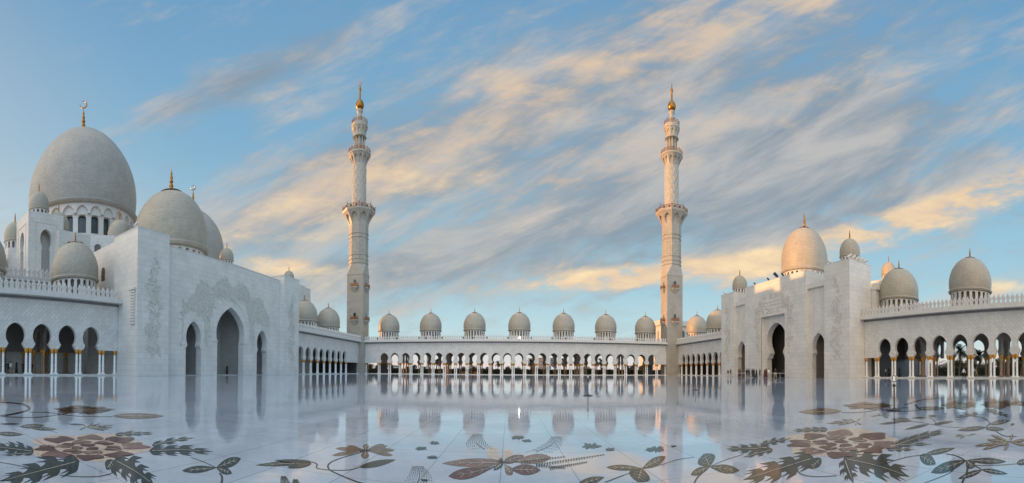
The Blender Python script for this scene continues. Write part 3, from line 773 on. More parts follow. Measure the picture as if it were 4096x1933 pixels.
def gate_left():
    X0 = 46.1; yc = 55.1; zt = 21.6; XC = X0 + 1.15
    root = empty('gatehouse', 'shaded gatehouse on the left with three openings and two plain towers', 'gatehouse', (-X0, yc, 0), 'gatehouses facing each other')
    def T(u, z, w): return (-w, u - yc, z)
    def bx(name, w0, w1, y0, y1, z0, z1, m='marble', par=None):
        mb = MB(); mb.box(-w1, -w0, y0 - yc, y1 - yc, z0, z1); return mb.build(name, M[m], par or root)
    for y0, y1 in ((33.0, 39.05), (71.1, 77.4)):
        t = bx('tower', 0, 6.3, y0, y1, 0, zt)
        bx('coping', -.05, 6.35, y0 - .05, y1 + .05, zt, zt + .1, 'trim', t)
        mid = (y0 + y1) / 2; mb = MB()
        def ins(x, z, mid=mid):
            return 2.6 < z < 18.8 and abs(x - mid - .3 * math.sin(z * .8)) < (1.6 if z < 12 else 1.6 * (18.9 - z) / 6.9 + .25) * (.75 + .25 * math.sin(z * 2.0))
        relief_vines(mb, T, y0, y1, 2.6, 19, 120, ins, seed=int(y0) + 3)
        mb.build('relief_carving', M['relief'], t)
        bx('plinth', -.05, .1, y0 + .02, y1 - .02, 0, 1.05, 'marble', t)
    ya, yb = 39.05, 71.1
    n1_, n2_ = 45.5, 64.75
    k = 1.0
    mb = MB(); Tc = lambda u, z, w: T(u, z, w + 1.15)
    cc = 55.0
    arch_wall(mb, Tc, ya + .003, yb - .003, 0, 20.5, [outline([(a * .97, z * 1.02) for a, z in NICHE], n1_), outline(BIGL, cc), outline([(a * .97, z * 1.02) for a, z in NICHE], n2_)], 1.3)
    wl = mb.build('front_wall', M['marble'], root)
    bx('coping', 1.10, 3.5, ya + .01, yb - .01, 20.5, 20.6, 'trim', wl)
    mb = MB()
    for c, pr, e in ((n1_, NICHE, .3), (cc, BIGL, .95), (n2_, NICHE, .3)):
        oo = outline([(a + e if a > 0 else 0, z * 1.02 + (e if z > 5.2 else 0)) for a, z in pr], c)
        for (a, b_), (c_, d) in zip(oo[:-1], oo[1:]): mb.tube([Tc(a, b_, -.02), Tc(c_, d, -.02)], .05, 4)
    mb.build('moulding', M['trim'], wl)
    for s_ in (-1, 1):
        a, b = sorted((cc + s_ * 3.6, cc + s_ * 4.9)); mb = MB(); mb.box(-1.9, -1.02, a - yc, b - yc, 6.0, 6.22); mb.build('impost', M['trim'], wl)
    mb = MB()
    def ins(x, z):
        d = abs(x - cc)
        if any(abs(x - c) < 2.3 and z < 9.8 for c in (n1_, n2_)) or (d < 5.0 and z < 13.6 - d * .35): return False
        if d > 13: return False
        top = 17.5 - (d / 12) ** 2 * 4.5 + .9 * math.sin(x * 1.1)
        bot = 13.2 if d < 4.5 else (4.0 if d > 11.6 or 5.6 < d < 7 else 9.6)
        if not (bot < z < top): return False
        e = min(z - bot, top - z, 13 - d); return e > 1.3 or rnd.random() < .25 + .55 * e
    relief_vines(mb, Tc, cc - 13, cc + 13, 4, 18.3, 950, ins, seed=9, wid=.08, step=.3)
    mb.build('relief_carving', M['relief'], wl)
    for a, b in ((ya + .02, n1_ - 2.0), (n1_ + 2.0, cc - 3.9), (cc + 3.9, n2_ - 2.0), (n2_ + 2.0, yb - .02)):
        bx('plinth', 1.10, 1.2, a, b, 0, 1.05, 'marble', wl)
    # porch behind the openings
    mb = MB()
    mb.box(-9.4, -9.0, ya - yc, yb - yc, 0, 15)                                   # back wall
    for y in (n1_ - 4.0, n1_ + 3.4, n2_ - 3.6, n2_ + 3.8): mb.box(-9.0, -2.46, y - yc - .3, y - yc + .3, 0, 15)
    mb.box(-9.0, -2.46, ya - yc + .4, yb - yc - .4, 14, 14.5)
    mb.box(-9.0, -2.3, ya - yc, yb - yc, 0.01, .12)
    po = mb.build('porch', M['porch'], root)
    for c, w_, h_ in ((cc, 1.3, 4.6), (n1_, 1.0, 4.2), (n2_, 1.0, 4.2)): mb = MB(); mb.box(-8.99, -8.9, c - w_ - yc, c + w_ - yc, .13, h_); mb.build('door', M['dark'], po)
    mb = MB(); mb.box(-8.98, -8.86, n2_ - .1 - yc, n2_ + 1.6 - yc, 2.1, 4.9); mb.build('window', M['bronze'], po)
    # body, windows
    mb = MB()
    mb.box(-16.5, -6.31, 34.0 - yc, 39.0 - yc, 0, zt); mb.box(-16.5, -9.5, 39.01 - yc, 76.4 - yc, 0, 19.3)
    mb.box(-3.5, -2.46, ya - yc + .01, yb - yc - .01, 14.6, 20.45); mb.box(-9.49, -3.51, ya - yc + .01, 71.0 - yc, 19.4, 20.2)
    mb.box(-9.49, -6.31, 71.2 - yc, 76.4 - yc, 0, 19.2)
    mb.build('rear_body', M['marble'], root)
    def win(y, x, z, hw, h):
        mb = MB(); o_ = [(-hw, 0), (-hw, h - hw)] + [(-hw * math.cos(t), h - hw + hw * 1.1 * math.sin(t)) for t in (.5, 1.0, 1.57, 2.1, 2.6)] + [(hw, h - hw), (hw, 0)]
        mb.poly([(x + a, y - .03, z + b) for a, b in o_]); f = mb.build('window', M['glass'], root)
        mb = MB()
        for (a, b), (c, d) in zip(o_[:-1], o_[1:]): mb.tube([(x + a, y - .05, z + b), (x + c, y - .05, z + d)], .06, 4)
        mb.tube([(x, y - .05, z), (x, y - .05, z + h)], .03, 4); mb.tube([(x - hw, y - .05, z + h * .5), (x + hw, y - .05, z + h * .5)], .03, 4)
        mb.build('window_frame', M['bronze'], f)
    win(34.0 - yc, -11.3, 15.9, .5, 2.2)
    make_dome(root, (-18.3, -.3, 20.2), 7.95, 12.4, 6.2, 'dome_mid', 5.4, 28, .30)
    return root
gate_left()
def fixture(loc, label):
    mb = MB()
    for i in range(12): mb.box(-.9, .02, -.25, .02, i * .42, i * .42 + .28)
    mb.box(-.5, 0, -.12, 0, 0, 5.0); mb.box(-1.3, .15, -.35, .05, 5.0, 5.3)
    o = mb.build('wall_light', M['trim'], None, loc); tag(o, label, 'wall light', 'slatted wall lights')
fixture(onx(532, 1350, -46.6)[:1] + (32.98, 7.6), 'white slatted vertical light fixed to the side of the left gatehouse, near side')
fixture((-51.0, 79.0, 8.0), 'white slatted vertical light hung at the far end of the left gatehouse')

# ================================================================= PRAYER HALL (left, behind)
def hall():
    root = empty('prayer_hall', 'prayer hall on the far left under the largest white dome, with a niched tower', 'mosque hall', (-105, 55, 0))
    O = Vector((-105, 55, 0))
    def L(x, y, z): return (x - O.x, y - O.y, z)
    def bx(name, x0, x1, y0, y1, z0, z1, m='marble', par=None):
        mb = MB(); mb.box(x0 - O.x, x1 - O.x, y0 - O.y, y1 - O.y, z0, z1); return mb.build(name, M[m], par or root)
    # main dome
    make_dome(root, L(-105, 54.6, 34.6), 16.2, 26.2, 10.8, 'dome_big', 7.6, 26, .055, 1.15, True, 96)
    make_dome(root, L(-105, 99.9, 30.2), 11.6, 19.3, 10.0, 'dome_big', 7.6, 24, .08, 1.0, True, 80)
    bx('drum_base', -121, -89, 39, 71, 28, 35.1)
    bx('body', -135, -81, 36.5, 74, 0, 29.45); bx('body', -135, -80.5, 80.5, 130, 0, 29.45); bx('body', -135, -81, 74.01, 80.49, 0, 26.0)  # unseen: middle piece lowered to let sun through, far piece lengthened to block it
    # sloped front block between tower and gatehouse
    mb = MB(); pts = [(-74.2, 33.2), (-74.2, 40.6), (-71.4, 44.9), (-71.4, 74), (-80, 74), (-80, 33.2)]
    n = len(pts)
    mb.add([L(x, y, 0) for x, y in pts] + [L(x, y, 29.6) for x, y in pts], [tuple(range(n))[::-1], tuple(range(n, 2 * n))] + [(i, (i + 1) % n, n + (i + 1) % n, n + i) for i in range(n)])
    mb.build('front_body', M['marble'], root)
    # windows in the front body
    for (px, py0, py1) in ((279, 985, 968), (325, 985, 970), (390, 1016, 978), (441, 999, 978)):
        a = onx(px, py0, -74.15) if px < 360 else None
        d = ray(px, py0)
        if px > 360:    # on the slanted face
            A = Vector((-74.2, 40.6)); B = Vector((-71.4, 44.9)); nrm = Vector((B.y - A.y, -(B.x - A.x))).normalized()
            t = A.dot(nrm) / (d.x * nrm.x + d.y * nrm.y); a = (d.x * t, d.y * t, CAMZ + d.z * t); tang = (B - A).normalized(); out = nrm if nrm.dot(A) < 0 else -nrm
        else: tang = Vector((0, 1)); out = Vector((1, 0))
        h = (py0 - py1) * math.hypot(a[0], a[1]) / FP; hw = .62
        mb = MB(); o_ = [(-hw, 0), (-hw, h - hw)] + [(-hw * math.cos(t), h - hw + hw * math.sin(t)) for t in (.5, 1.0, 1.57, 2.1, 2.6)] + [(hw, h - hw), (hw, 0)]
        mb.poly([L(a[0] + tang.x * u + out.x * .04, a[1] + tang.y * u + out.y * .04, a[2] + v) for u, v in o_]); w_ = mb.build('window', M['glass'], root)
        mb = MB()
        for (u, v), (u2, v2) in zip(o_[:-1], o_[1:]): mb.tube([L(a[0] + tang.x * u + out.x * .06, a[1] + tang.y * u + out.y * .06, a[2] + v), L(a[0] + tang.x * u2 + out.x * .06, a[1] + tang.y * u2 + out.y * .06, a[2] + v2)], .08, 4)
        mb.tube([L(a[0] + out.x * .06, a[1] + out.y * .06, a[2]), L(a[0] + out.x * .06, a[1] + out.y * .06, a[2] + h)], .04, 4)
        mb.build('window_frame', M['bronze'], w_)
    # niched corner tower: right face (towards +Y side seen) and left face
    def ring(T, u0, u1, z0, z1, niche, th, name, par):
        mb = MB(); arch_wall(mb, T, u0, u1, z0, z1, [niche], th); return mb.build(name, M['marble'], par)
    # tower occupies x -86..-77.6 , y 26.6..34.6
    tx, ty = -76.8, 27.4; tw = 8.0; zt = 33.6
    NT = [(1.05, 0), (1.05, 9.6), (.92, 9.9), (.92, 10.3), (1.25, 11.0), (1.35, 11.9), (1.2, 12.9), (.75, 13.7), (0, 14.1)]
    zb = 16.2
    tw_o = empty('tower', parent=root, loc=L(tx, ty, 0))
    def TA(u, z, w): return (-w, u, z)         # face towards the courtyard
    def TB(u, z, w): return (-u, w, z)         # face towards the camera
    for T_, nm in ((TA, 0), (TB, 1)):
        mb = MB(); a = .001 if nm == 0 else .92
        arch_wall(mb, T_, a, tw, zb, zt, [[(x + tw * .5, z + zb) for x, z in outline(NT)]], .9)
        mb.build('niche_wall', M['marble'], tw_o)
        mb = MB()
        for a0, a1, b0, b1 in ((tw * .5 - 2.5, tw * .5 - 2.38, zb, zb + 15.2), (tw * .5 + 2.38, tw * .5 + 2.5, zb, zb + 15.2), (tw * .5 - 2.5, tw * .5 + 2.5, zb + 15.2, zb + 15.4)):
            p0 = T_(a0, b0, -.08); p1 = T_(a1, b1, .0)
            mb.box(min(p0[0], p1[0]), max(p0[0], p1[0]), min(p0[1], p1[1]), max(p0[1], p1[1]), b0, b1)
        mb.build('frame', M['trim'], tw_o)
    mb = MB(); mb.box(-tw, -2.4, 2.4, tw, zb, zt - .1); mb.box(-tw, -.001, .001, tw, 0, zb - .01); mb.box(-tw, -.02, .02, tw, zt - .05, zt + .06)
    mb.build('tower_core', M['marble'], tw_o)
    small_dome(root, L(-80.8, 31.2, zt), 2.3)
    # side domes on the roof
    for px, pya, r, R in ((235, 852, 88, 2.35), (478, 884, 88, 2.7), (60, 893, 92, 2.6)):
        x, y, z = onr(px, pya, r)
        H = R * 1.75
        make_dome(root, L(x, y, z - H - R * .85 + .1), R, H, R * .85, 'dome', R * .95, 14, .16)
        mb = MB(); mb.frustum(8, R * 1.25, R * 1.25, 0, z - H - R * .85 + .15); 
        b_ = mb.build('dome_base', M['marble'], root, L(x, y, 0))
    # parapet terrace behind the near arcade
    bx('terrace', -74.1, -64.2, -10, 33.9, 0, 16.0)
    bx('terrace_cornice', -74.0, -63.8, -10, 33.9, 16.0, 16.7, 'trim')
    for i in range(20): merlon(root, L(-64.1, 33.2 - i * .84, 16.7), math.pi / 2, 1.15)
    bx('side_block', -100, -84, 14, 24.5, 0, 24.6); bx('side_cornice', -100.2, -83.7, 13.8, 24.7, 24.6, 26.0, 'trim')
    for i in range(8): merlon(root, L(-83.8, 24.0 - i * .95, 26.0), math.pi / 2, 1.3)
    # blocks with small domes beyond the gatehouse
    for px, pya, r, R, bt in ((907, 994, 100, 1.8, 1), (1156, 1084, 118, 1.6, 1)):
        x, y, z = onr(px, pya, r); H = R * 1.75; zb_ = z - H - R * .85
        make_dome(root, L(x, y, zb_), R, H, R * .85, 'dome', R * .95, 14, .10)
        bx('turret', x - 4.6, x + 3.0, y - 2.6, y + 4.4, 0, zb_ + .05)
    x, y, z = onr(1193, 1145, 124); bx('turret', x - 6, x + 1.1, y - 2, y + 6, 0, z)
    return root
hall()

# ================================================================= MINARETS
def minaret(cx, fy, zs, label):
    w = 6.0; root = empty('minaret', label, 'minaret', (cx, fy + w / 2, 0), 'minarets at the far corners')
    root.scale = (1, 1, zs)
    h = w / 2
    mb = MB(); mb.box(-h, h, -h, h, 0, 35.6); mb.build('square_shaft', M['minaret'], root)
    mb = MB(); mb.box(-h - .12, h + .12, -h - .12, h + .12, 35.6, 35.95); mb.build('ledge', M['minaret_trim'], root)
    Ro = 3.45                                    # octagon circumradius
    mb = MB(); a8 = [math.pi / 8 + math.pi / 4 * i for i in range(8)]
    ot = [(Ro * math.cos(a), Ro * math.sin(a), 39.3) for a in a8]
    sq = [(h, h, 35.951), (-h, h, 35.951), (-h, -h, 35.951), (h, -h, 35.951)]
    mb.poly(ot)
    # square to octagon: four trapezoids and four corner triangles
    for i in range(4):
        s0 = sq[i]; s1 = sq[(i + 1) % 4]
        ca_ = math.pi / 4 + math.pi / 2 * i
        o1 = ot[(2 * i + 1) % 8]; o2 = ot[(2 * i + 2) % 8]
        mb.poly([s0, s1, o2, o1]); mb.poly([s0, ot[(2 * i) % 8], o1])
    mb.build('transition', M['minaret_trim'], root)
    rot = math.pi / 8
    mb = MB(); mb.frustum(8, Ro, Ro, 39.3, 53.6, rot); oc = mb.build('octagonal_shaft', M['minaret'], root)
    for z in (39.6, 41.0, 42.6, 48.9, 50.3): mb = MB(); mb.frustum(8, Ro + .05, Ro + .22, z, z + .18, rot); mb.frustum(8, Ro + .22, Ro + .05, z + .181, z + .34, rot); mb.build('band', M['minaret_trim'], oc)
    mb = MB()
    for i in range(8):
        a = math.pi / 4 * i; ap = Ro * math.cos(math.pi / 8)
        o_ = outline(rarch(.62, 43.6, 47.2, .7, 4))
        def T_(u, z, w_, a=a, ap=ap): return ((ap + w_) * math.cos(a) - u * math.sin(a), (ap + w_) * math.sin(a) + u * math.cos(a), z)
        for (p0, p1), (q0, q1) in zip(o_[:-1], o_[1:]): mb.tube([T_(p0, p1, .02), T_(q0, q1, .02)], .07, 4)
        mb.tube([T_(-.62, 43.6, .02), T_(.62, 43.6, .02)], .07, 4)
    mb.build('blind_arch', M['minaret_trim'], oc)
    def flare(n, R0, R1, z0, z1, niches, name, rt):
        """bracket ring that spreads outwards, with a hollow niche on every side"""
        mb = MB(); k = 7
        for i in range(n):
            a = 2 * math.pi * i / n + rt
            def R(z): f = max(0, (z - z0) / (z1 - z0)); return R0 + (R1 - R0) * (f ** 1.6)
            B = math.tan(math.pi / n)
            def T_(s, z, d, a=a): 
                r = R(z) * math.cos(math.pi / n) - d; u = s * R(z) * math.cos(math.pi / n) * B
                return (r * math.cos(a) - u * math.sin(a), r * math.sin(a) + u * math.cos(a), z)
            zz = [z0 + (z1 - z0) * j / k for j in range(k + 1)]
            hw = [.05, .42, .62, .70, .68, .50, 0, None]       # half width of the hollow at each level
            for j in range(k):
                for sg in (-1, 1):
                    a0 = hw[j] if hw[j] is not None else 0; a1 = hw[j + 1] if hw[j + 1] is not None else 0
                    if j == 0: a0 = 0.0
                    mb.poly([T_(sg * 1, zz[j], 0), T_(sg * a0, zz[j], 0), T_(sg * a1, zz[j + 1], 0), T_(sg * 1, zz[j + 1], 0)])
                    if j < 6:
                        d = .65 * (R1 - R0) * .5
                        dd0 = 0 if j == 0 else d * (j / 6.0); dd1 = d * ((j + 1) / 6.0)
                        mb.poly([T_(sg * a0, zz[j], 0), T_(sg * a0 * .9, zz[j], dd0), T_(sg * a1 * .9, zz[j + 1], dd1), T_(sg * a1, zz[j + 1], 0)])
                        mb.poly([T_(0, zz[j], dd0), T_(sg * a0 * .9, zz[j], dd0), T_(sg * a1 * .9, zz[j + 1], dd1), T_(0, zz[j + 1], dd1)])
        return mb.build(name, M['minaret_trim'], root)
    flare(8, Ro, 5.75, 53.6, 58.4, True, 'bracket', 0)
    def railing(n, R, z0, hgt, rt, name='railing', spk=2):
        mb = MB(); pts = [(R * math.cos(2 * math.pi * i / n + rt), R * math.sin(2 * math.pi * i / n + rt)) for i in range(n)]
        for i in range(n):
            (ax, ay), (bx_, by) = pts[i], pts[(i + 1) % n]
            mb.tube([(ax, ay, z0), (ax, ay, z0 + hgt * 1.25)], .11, 5)
            for f in (.98, .55, .12): mb.tube([(ax, ay, z0 + hgt * f), (bx_, by, z0 + hgt * f)], .055, 4)
            for q_ in range(1, spk + 1):
                t = q_ / (spk + 1); mb.tube([(ax + (bx_ - ax) * t, ay + (by - ay) * t, z0), (ax + (bx_ - ax) * t, ay + (by - ay) * t, z0 + hgt)], .05, 4)
                t0 = (q_ - 1) / (spk + 1); t1 = q_ / (spk + 1)
                mb.tube([(ax + (bx_ - ax) * t0, ay + (by - ay) * t0, z0 + .1), (ax + (bx_ - ax) * t1, ay + (by - ay) * t1, z0 + hgt * .9)], .04, 4)
        return mb.build(name, M['bronze'], root)
    mb = MB(); mb.frustum(8, 5.75, 5.95, 58.4, 59.1, rot); mb.build('gallery', M['minaret_trim'], root)
    # railing follows the octagon: 4 posts a side
    pts = []
    mb = MB()
    for i in range(8):
        a = Vector((5.75 * math.cos(a8[i]), 5.75 * math.sin(a8[i]), 0)); b = Vector((5.75 * math.cos(a8[(i + 1) % 8]), 5.75 * math.sin(a8[(i + 1) % 8]), 0))
        for q_ in range(4):
            p0 = a.lerp(b, q_ / 4); p1 = a.lerp(b, (q_ + 1) / 4)
            mb.tube([p0 + Vector((0, 0, 59.1)), p0 + Vector((0, 0, 61.0 if q_ == 0 else 60.4))], .13 if q_ == 0 else .08, 5)
            for z in (59.3, 60.3): mb.tube([p0 + Vector((0, 0, z)), p1 + Vector((0, 0, z))], .06, 4)
            mb.tube([p0 + Vector((0, 0, 59.3)), p1 + Vector((0, 0, 60.3))], .05, 4); mb.tube([p0 + Vector((0, 0, 60.3)), p1 + Vector((0, 0, 59.3))], .05, 4)
    mb.build('railing', M['bronze'], root)
    for i in range(16): 
        mb = MB(); a = i * math.pi / 8 + .2; mb.box(5.0 * math.cos(a) - .22, 5.0 * math.cos(a) + .22, 5.0 * math.sin(a) - .22, 5.0 * math.sin(a) + .22, 59.11, 60.0); mb.build('floodlight', M['black'], root)
    Rc = 2.52
    mb = MB(); mb.lathe([(Rc, 59.0), (Rc, 76.0)], 40); cs_ = mb.build('round_shaft', M['minaret_trim'], root, smooth=40)
    mb = MB(); pitch = 17.0 / (2 * math.pi) * 1.0
    for sg in (-1, 1):
        for i in range(10):
            a0 = 2 * math.pi * i / 10
            mb.tube([((Rc + .015) * math.cos(a0 + sg * t * .20), (Rc + .015) * math.sin(a0 + sg * t * .20), 59.2 + t * 16.6 / 16) for t in range(17)], .06, 4)
    mb.build('net_moulding', M['relief'], cs_)
    flare(12, Rc, 3.95, 75.6, 79.4, True, 'bracket', 0)
    mb = MB(); mb.lathe([(3.9, 79.4), (4.05, 79.6), (4.05, 80.1), (3.8, 80.2)], 36); mb.build('gallery', M['minaret_trim'], root, smooth=30)
    railing(16, 3.85, 80.2, 1.3, 0)
    mb = MB(); mb.lathe([(1.35, 80.1), (1.35, 87.0)], 20, rot=0.1); co = mb.build('lantern_core', M['minaret_trim'], root, smooth=40)
    for i in range(10):
        a = 2 * math.pi * i / 10
        mb = MB(); mb.lathe([(.30, 80.1), (.30, 80.5), (.22, 80.6), (.22, 86.3), (.34, 86.8)], 8, c=(1.8 * math.cos(a), 1.8 * math.sin(a), 0)); mb.build('lantern_column', M['minaret_trim'], co, smooth=40)
    flare(10, 2.1, 2.85, 86.2, 89.6, True, 'bracket', 0)
    mb = MB(); mb.lathe([(2.5, 86.2), (2.1, 86.0)], 20); mb.build('lantern_ring', M['minaret_trim'], root); mb = MB(); mb.lathe([(2.8, 89.6), (2.9, 89.7), (2.9, 91.0), (2.7, 91.05)], 30); mb.build('gallery', M['minaret_trim'], root, smooth=30)
    railing(12, 2.75, 91.0, 1.4, 0)
    mb = MB(); mb.lathe([(.95, 91.0), (.7, 92.2), (.72, 93.0), (1.0, 93.9), (1.0, 94.2), (.68, 94.8), (.75, 95.3), (1.12, 95.9), (1.1, 96.4), (.8, 96.7)], 20); mb.build('neck', M['minaret_trim'], root, smooth=50)
    mb = MB(); mb.lathe([(.8, 96.6), (1.2, 97.1), (1.45, 97.8), (1.47, 98.4), (1.3, 99.1), (.95, 99.8), (.55, 100.3), (.30, 100.8), (.33, 102.4), (.24, 103.2), (.45, 103.8), (.5, 104.2), (.36, 104.8), (.15, 105.3), (.06, 106.0)], 20)
    crescent(mb, 105.6, .72, .14, rot=(-.15 if cx < 0 else 1.2))
    mb.build('finial', M['gold'], root, smooth=50)
    # little balconies on the square shaft
    for zb in (18.9, 30.7):
        for face in ((0, -1), (1, 0), (-1, 0)):
            fx, fy_ = face
            if (cx < 0 and fx < 0) or (cx > 0 and fx > 0): continue
            def T_(u, z, w_, fx=fx, fy_=fy_): return (fx * (h + w_) + (-fy_) * u, fy_ * (h + w_) + fx * u, z)
            b = empty('balcony', parent=root)
            mb = MB()
            def bxx(u0, u1, w0, w1, z0, z1):
                p0 = T_(u0, 0, w0); p1 = T_(u1, 0, w1); mb.box(min(p0[0], p1[0]), max(p0[0], p1[0]), min(p0[1], p1[1]), max(p0[1], p1[1]), z0, z1)
            bxx(-1.3, 1.3, 0, 1.0, zb, zb + .35); bxx(-1.1, 1.1, 0, .75, zb - .35, zb - .002)
            ps = [T_(-1.0, zb - .36, .001), T_(1.0, zb - .36, .001), T_(1.0, zb - .36, .65), T_(-1.0, zb - .36, .65), T_(0, zb - 1.7, .001)]
            mb.add(ps, [(0, 1, 2, 3), (0, 1, 4), (1, 2, 4), (2, 3, 4), (3, 0, 4)])
            mb.build('corbel', M['minaret_trim'], b)
            mb = MB()
            for u in (-1.22, -.6, .0, .6, 1.22): bxx(u - .07, u + .07, .84, .97, zb + .352, zb + 1.75 if abs(u) > 1 else zb + 1.5)
            for u in (-1.22, 1.22): bxx(u - .05, u + .05, .02, .83, zb + 1.35, zb + 1.5); bxx(u - .05, u + .05, .02, .83, zb + .5, zb + 1.0)
            bxx(-1.28, 1.28, .86, .95, zb + 1.30, zb + 1.44); bxx(-1.28, 1.28, .87, .94, zb + .5, zb + 1.1)
            mb.build('railing', M['bronze'], b)
            mb = MB(); o_ = outline(rarch(.58, zb + .4, zb + 2.4, .6, 4)); mb.poly([T_(u, z, .012) for u, z in o_]); 
            dr = mb.build('door', M['glass'], b)
            mb = MB()
            for (p0, p1), (q0, q1) in zip(o_[:-1], o_[1:]): mb.tube([T_(p0, p1, .02), T_(q0, q1, .02)], .08, 4)
            mb.build('door_frame', M['minaret_trim'], dr)
    return root
minaret(MLX, MLY, .972, 'left minaret in cool shade with a crescent ring on its gold tip')
minaret(MRX, MRY, 1.0, 'right minaret with its left side lit orange by the low sun')

# ================================================================= FLOOR INLAYS
# flat marble inlay set in the floor, drawn where it lies
OX = (0, 1024, 2048, 3072)
def cpt(c, x, y): return (OX[c] + x / 2.516, 1480 + y / 2.516)
class Art:
    cnt = 0
    def __init__(s, name): s.name = name; s.L = {}; Art.cnt += 1; s.off = Art.cnt * 0.000031; s.k = 0
    def poly(s, pts, mat, lay=0):
        mb = s.L.setdefault(mat, MB()); s.k += 1; z = 0.0012 + 0.004 * lay + s.off + (s.k % 20) * 0.000117
        q = [gnd(x, max(y, 1500), z) for x, y in pts]
        mb.add(q, [tuple(range(len(q)))])
    def done(s, parent):
        for m, mb in s.L.items():
            me = bpy.data.meshes.new(s.name); me.from_pydata([Vector(v) for v in mb.v], [], mb.f); me.materials.append(M[m])
            bm = bmesh.new(); bm.from_mesh(me); bmesh.ops.triangulate(bm, faces=bm.faces)
            for f in bm.faces:
                if f.normal.z < 0: f.normal_flip()
            bm.to_mesh(me); bm.free()
            o = bpy.data.objects.new(s.name, me); COL.objects.link(o); o.parent = parent
def bez(pts, n=8):
    """Catmull-Rom through the points"""
    P_ = [pts[0]] + list(pts) + [pts[-1]]; out = []
    for i in range(1, len(P_) - 2):
        for k in range(n):
            t = k / n; a, b, c, d = P_[i - 1], P_[i], P_[i + 1], P_[i + 2]
            out.append(tuple(.5 * ((2 * b[j]) + (-a[j] + c[j]) * t + (2 * a[j] - 5 * b[j] + 4 * c[j] - d[j]) * t * t + (-a[j] + 3 * b[j] - 3 * c[j] + d[j]) * t ** 3) for j in (0, 1)))
    out.append(pts[-1]); return out
def band(art, pts, w0, w1, mat, lay=0):
    """stem: widths in photo px, thinner across the line of sight"""
    c = bez(pts, 7); n = len(c)
    for i in range(n - 1):
        (ax, ay), (bx_, by) = c[i], c[i + 1]; L = math.hypot(bx_ - ax, by - ay) or 1
        w = (w0 + (w1 - w0) * i / n) / 2; nx, ny = -(by - ay) / L * w, (bx_ - ax) / L * w * .55
        if abs(ny) < .3: ny = .3 if ny >= 0 else -.3
        art.poly([(ax + nx, ay + ny), (bx_ + nx, by + ny), (bx_ - nx, by - ny), (ax - nx, ay - ny)], mat, lay)
def leafp(art, a, b, h, mat, vein=True, lay=0, skew=0.0, fat=.45):
    (ax, ay), (bx_, by) = a, b; n = 10; up = []; dn = []
    L = math.hypot(bx_ - ax, by - ay); ux, uy = (bx_ - ax) / L, (by - ay) / L
    for i in range(n + 1):
        t = i / n; w = h * math.sin(math.pi * t ** (math.log(.5) / math.log(fat))) ** .8 if 0 < t < 1 else 0
        x = ax + (bx_ - ax) * t; y = ay + (by - ay) * t + skew * math.sin(math.pi * t)
        up.append((x + uy * w, y - ux * w)); dn.append((x - uy * w, y + ux * w))
    art.poly(up + dn[::-1][1:-1], mat, lay)
    if vein:
        band(art, [(ax + (bx_ - ax) * .12, ay + (by - ay) * .12 + skew * .3), (ax + (bx_ - ax) * .5, ay + (by - ay) * .5 + skew), (ax + (bx_ - ax) * .85, ay + (by - ay) * .85 + skew * .4)], 2.2, 1.0, 'i_vein', lay + 1)
        for t in (.3, .5, .68):
            x = ax + (bx_ - ax) * t; y = ay + (by - ay) * t + skew * math.sin(math.pi * t)
            for sg in (-1, 1):
                band(art, [(x, y), (x + ux * L * .1 + sg * uy * h * .55, y + uy * L * .1 - sg * ux * h * .55)], 1.4, .8, 'i_vein', lay + 1)
def jag(art, a, b, h, mat, seed=0, lobes=4, lay=0, bend=0.0):
    """acanthus leaf with deep pointed lobes from a (foot) to b (tip)"""
    r = random.Random(seed); (ax, ay), (bx_, by) = a, b; L = math.hypot(bx_ - ax, by - ay); ux, uy = (bx_ - ax) / L, (by - ay) / L
    def at(t, s): 
        k = bend * math.sin(math.pi * t)
        return (ax + ux * L * t + uy * (s + k), ay + uy * L * t - ux * (s + k))
    sides = []
    for sg in (1, -1):
        pts = [at(0, 0)]
        for i in range(lobes):
            t0 = (i + .1) / (lobes + .5); w = h * math.sin(math.pi * (.25 + .62 * (i + .5) / lobes)) * r.uniform(.8, 1.15)
            pts += [at(t0, sg * w * .42), at(t0 + .02, sg * w * .75), at(t0 + .05, sg * w * .98), at(t0 + .20 + r.uniform(0, .05), sg * w * 1.18), at(t0 + .12, sg * w * .72), at(t0 + .25 + r.uniform(0, .04), sg * w * .80), at(t0 + .15, sg * w * .58), at(t0 + .17, sg * w * .40)]
        pts.append(at(.92, sg * h * .10)); sides.append(pts)
    art.poly(sides[0] + [at(1, 0)] + sides[1][::-1][:-1], mat, lay)
    band(art, [at(.05, 0), at(.5, 0), at(.9, 0)], 2.6, 1.0, 'i_vein', lay + 1)
def petal(art, cx, cy, rx, ry, a0, a1, r0, r1, mat, lay, wob=0.08, seed=0):
    r = random.Random(seed); n = 12; out = []
    ph = r.uniform(0, 6)
    for i in range(n + 1):
        t = i / n; a = a0 + (a1 - a0) * t; rr = r1 * (1 - .30 * (2 * t - 1) ** 4) * (1 + wob * math.sin(3.5 * math.pi * t + ph))
        out.append((cx + rx * rr * math.cos(a), cy + ry * rr * math.sin(a)))
    for i in range(n + 1):
        t = 1 - i / n; am = (a0 + a1) / 2; a = am + (a0 - am + (a1 - a0) * t) * .8
        out.append((cx + rx * r0 * math.cos(a), cy + ry * r0 * math.sin(a)))
    art.poly(out, mat, lay)
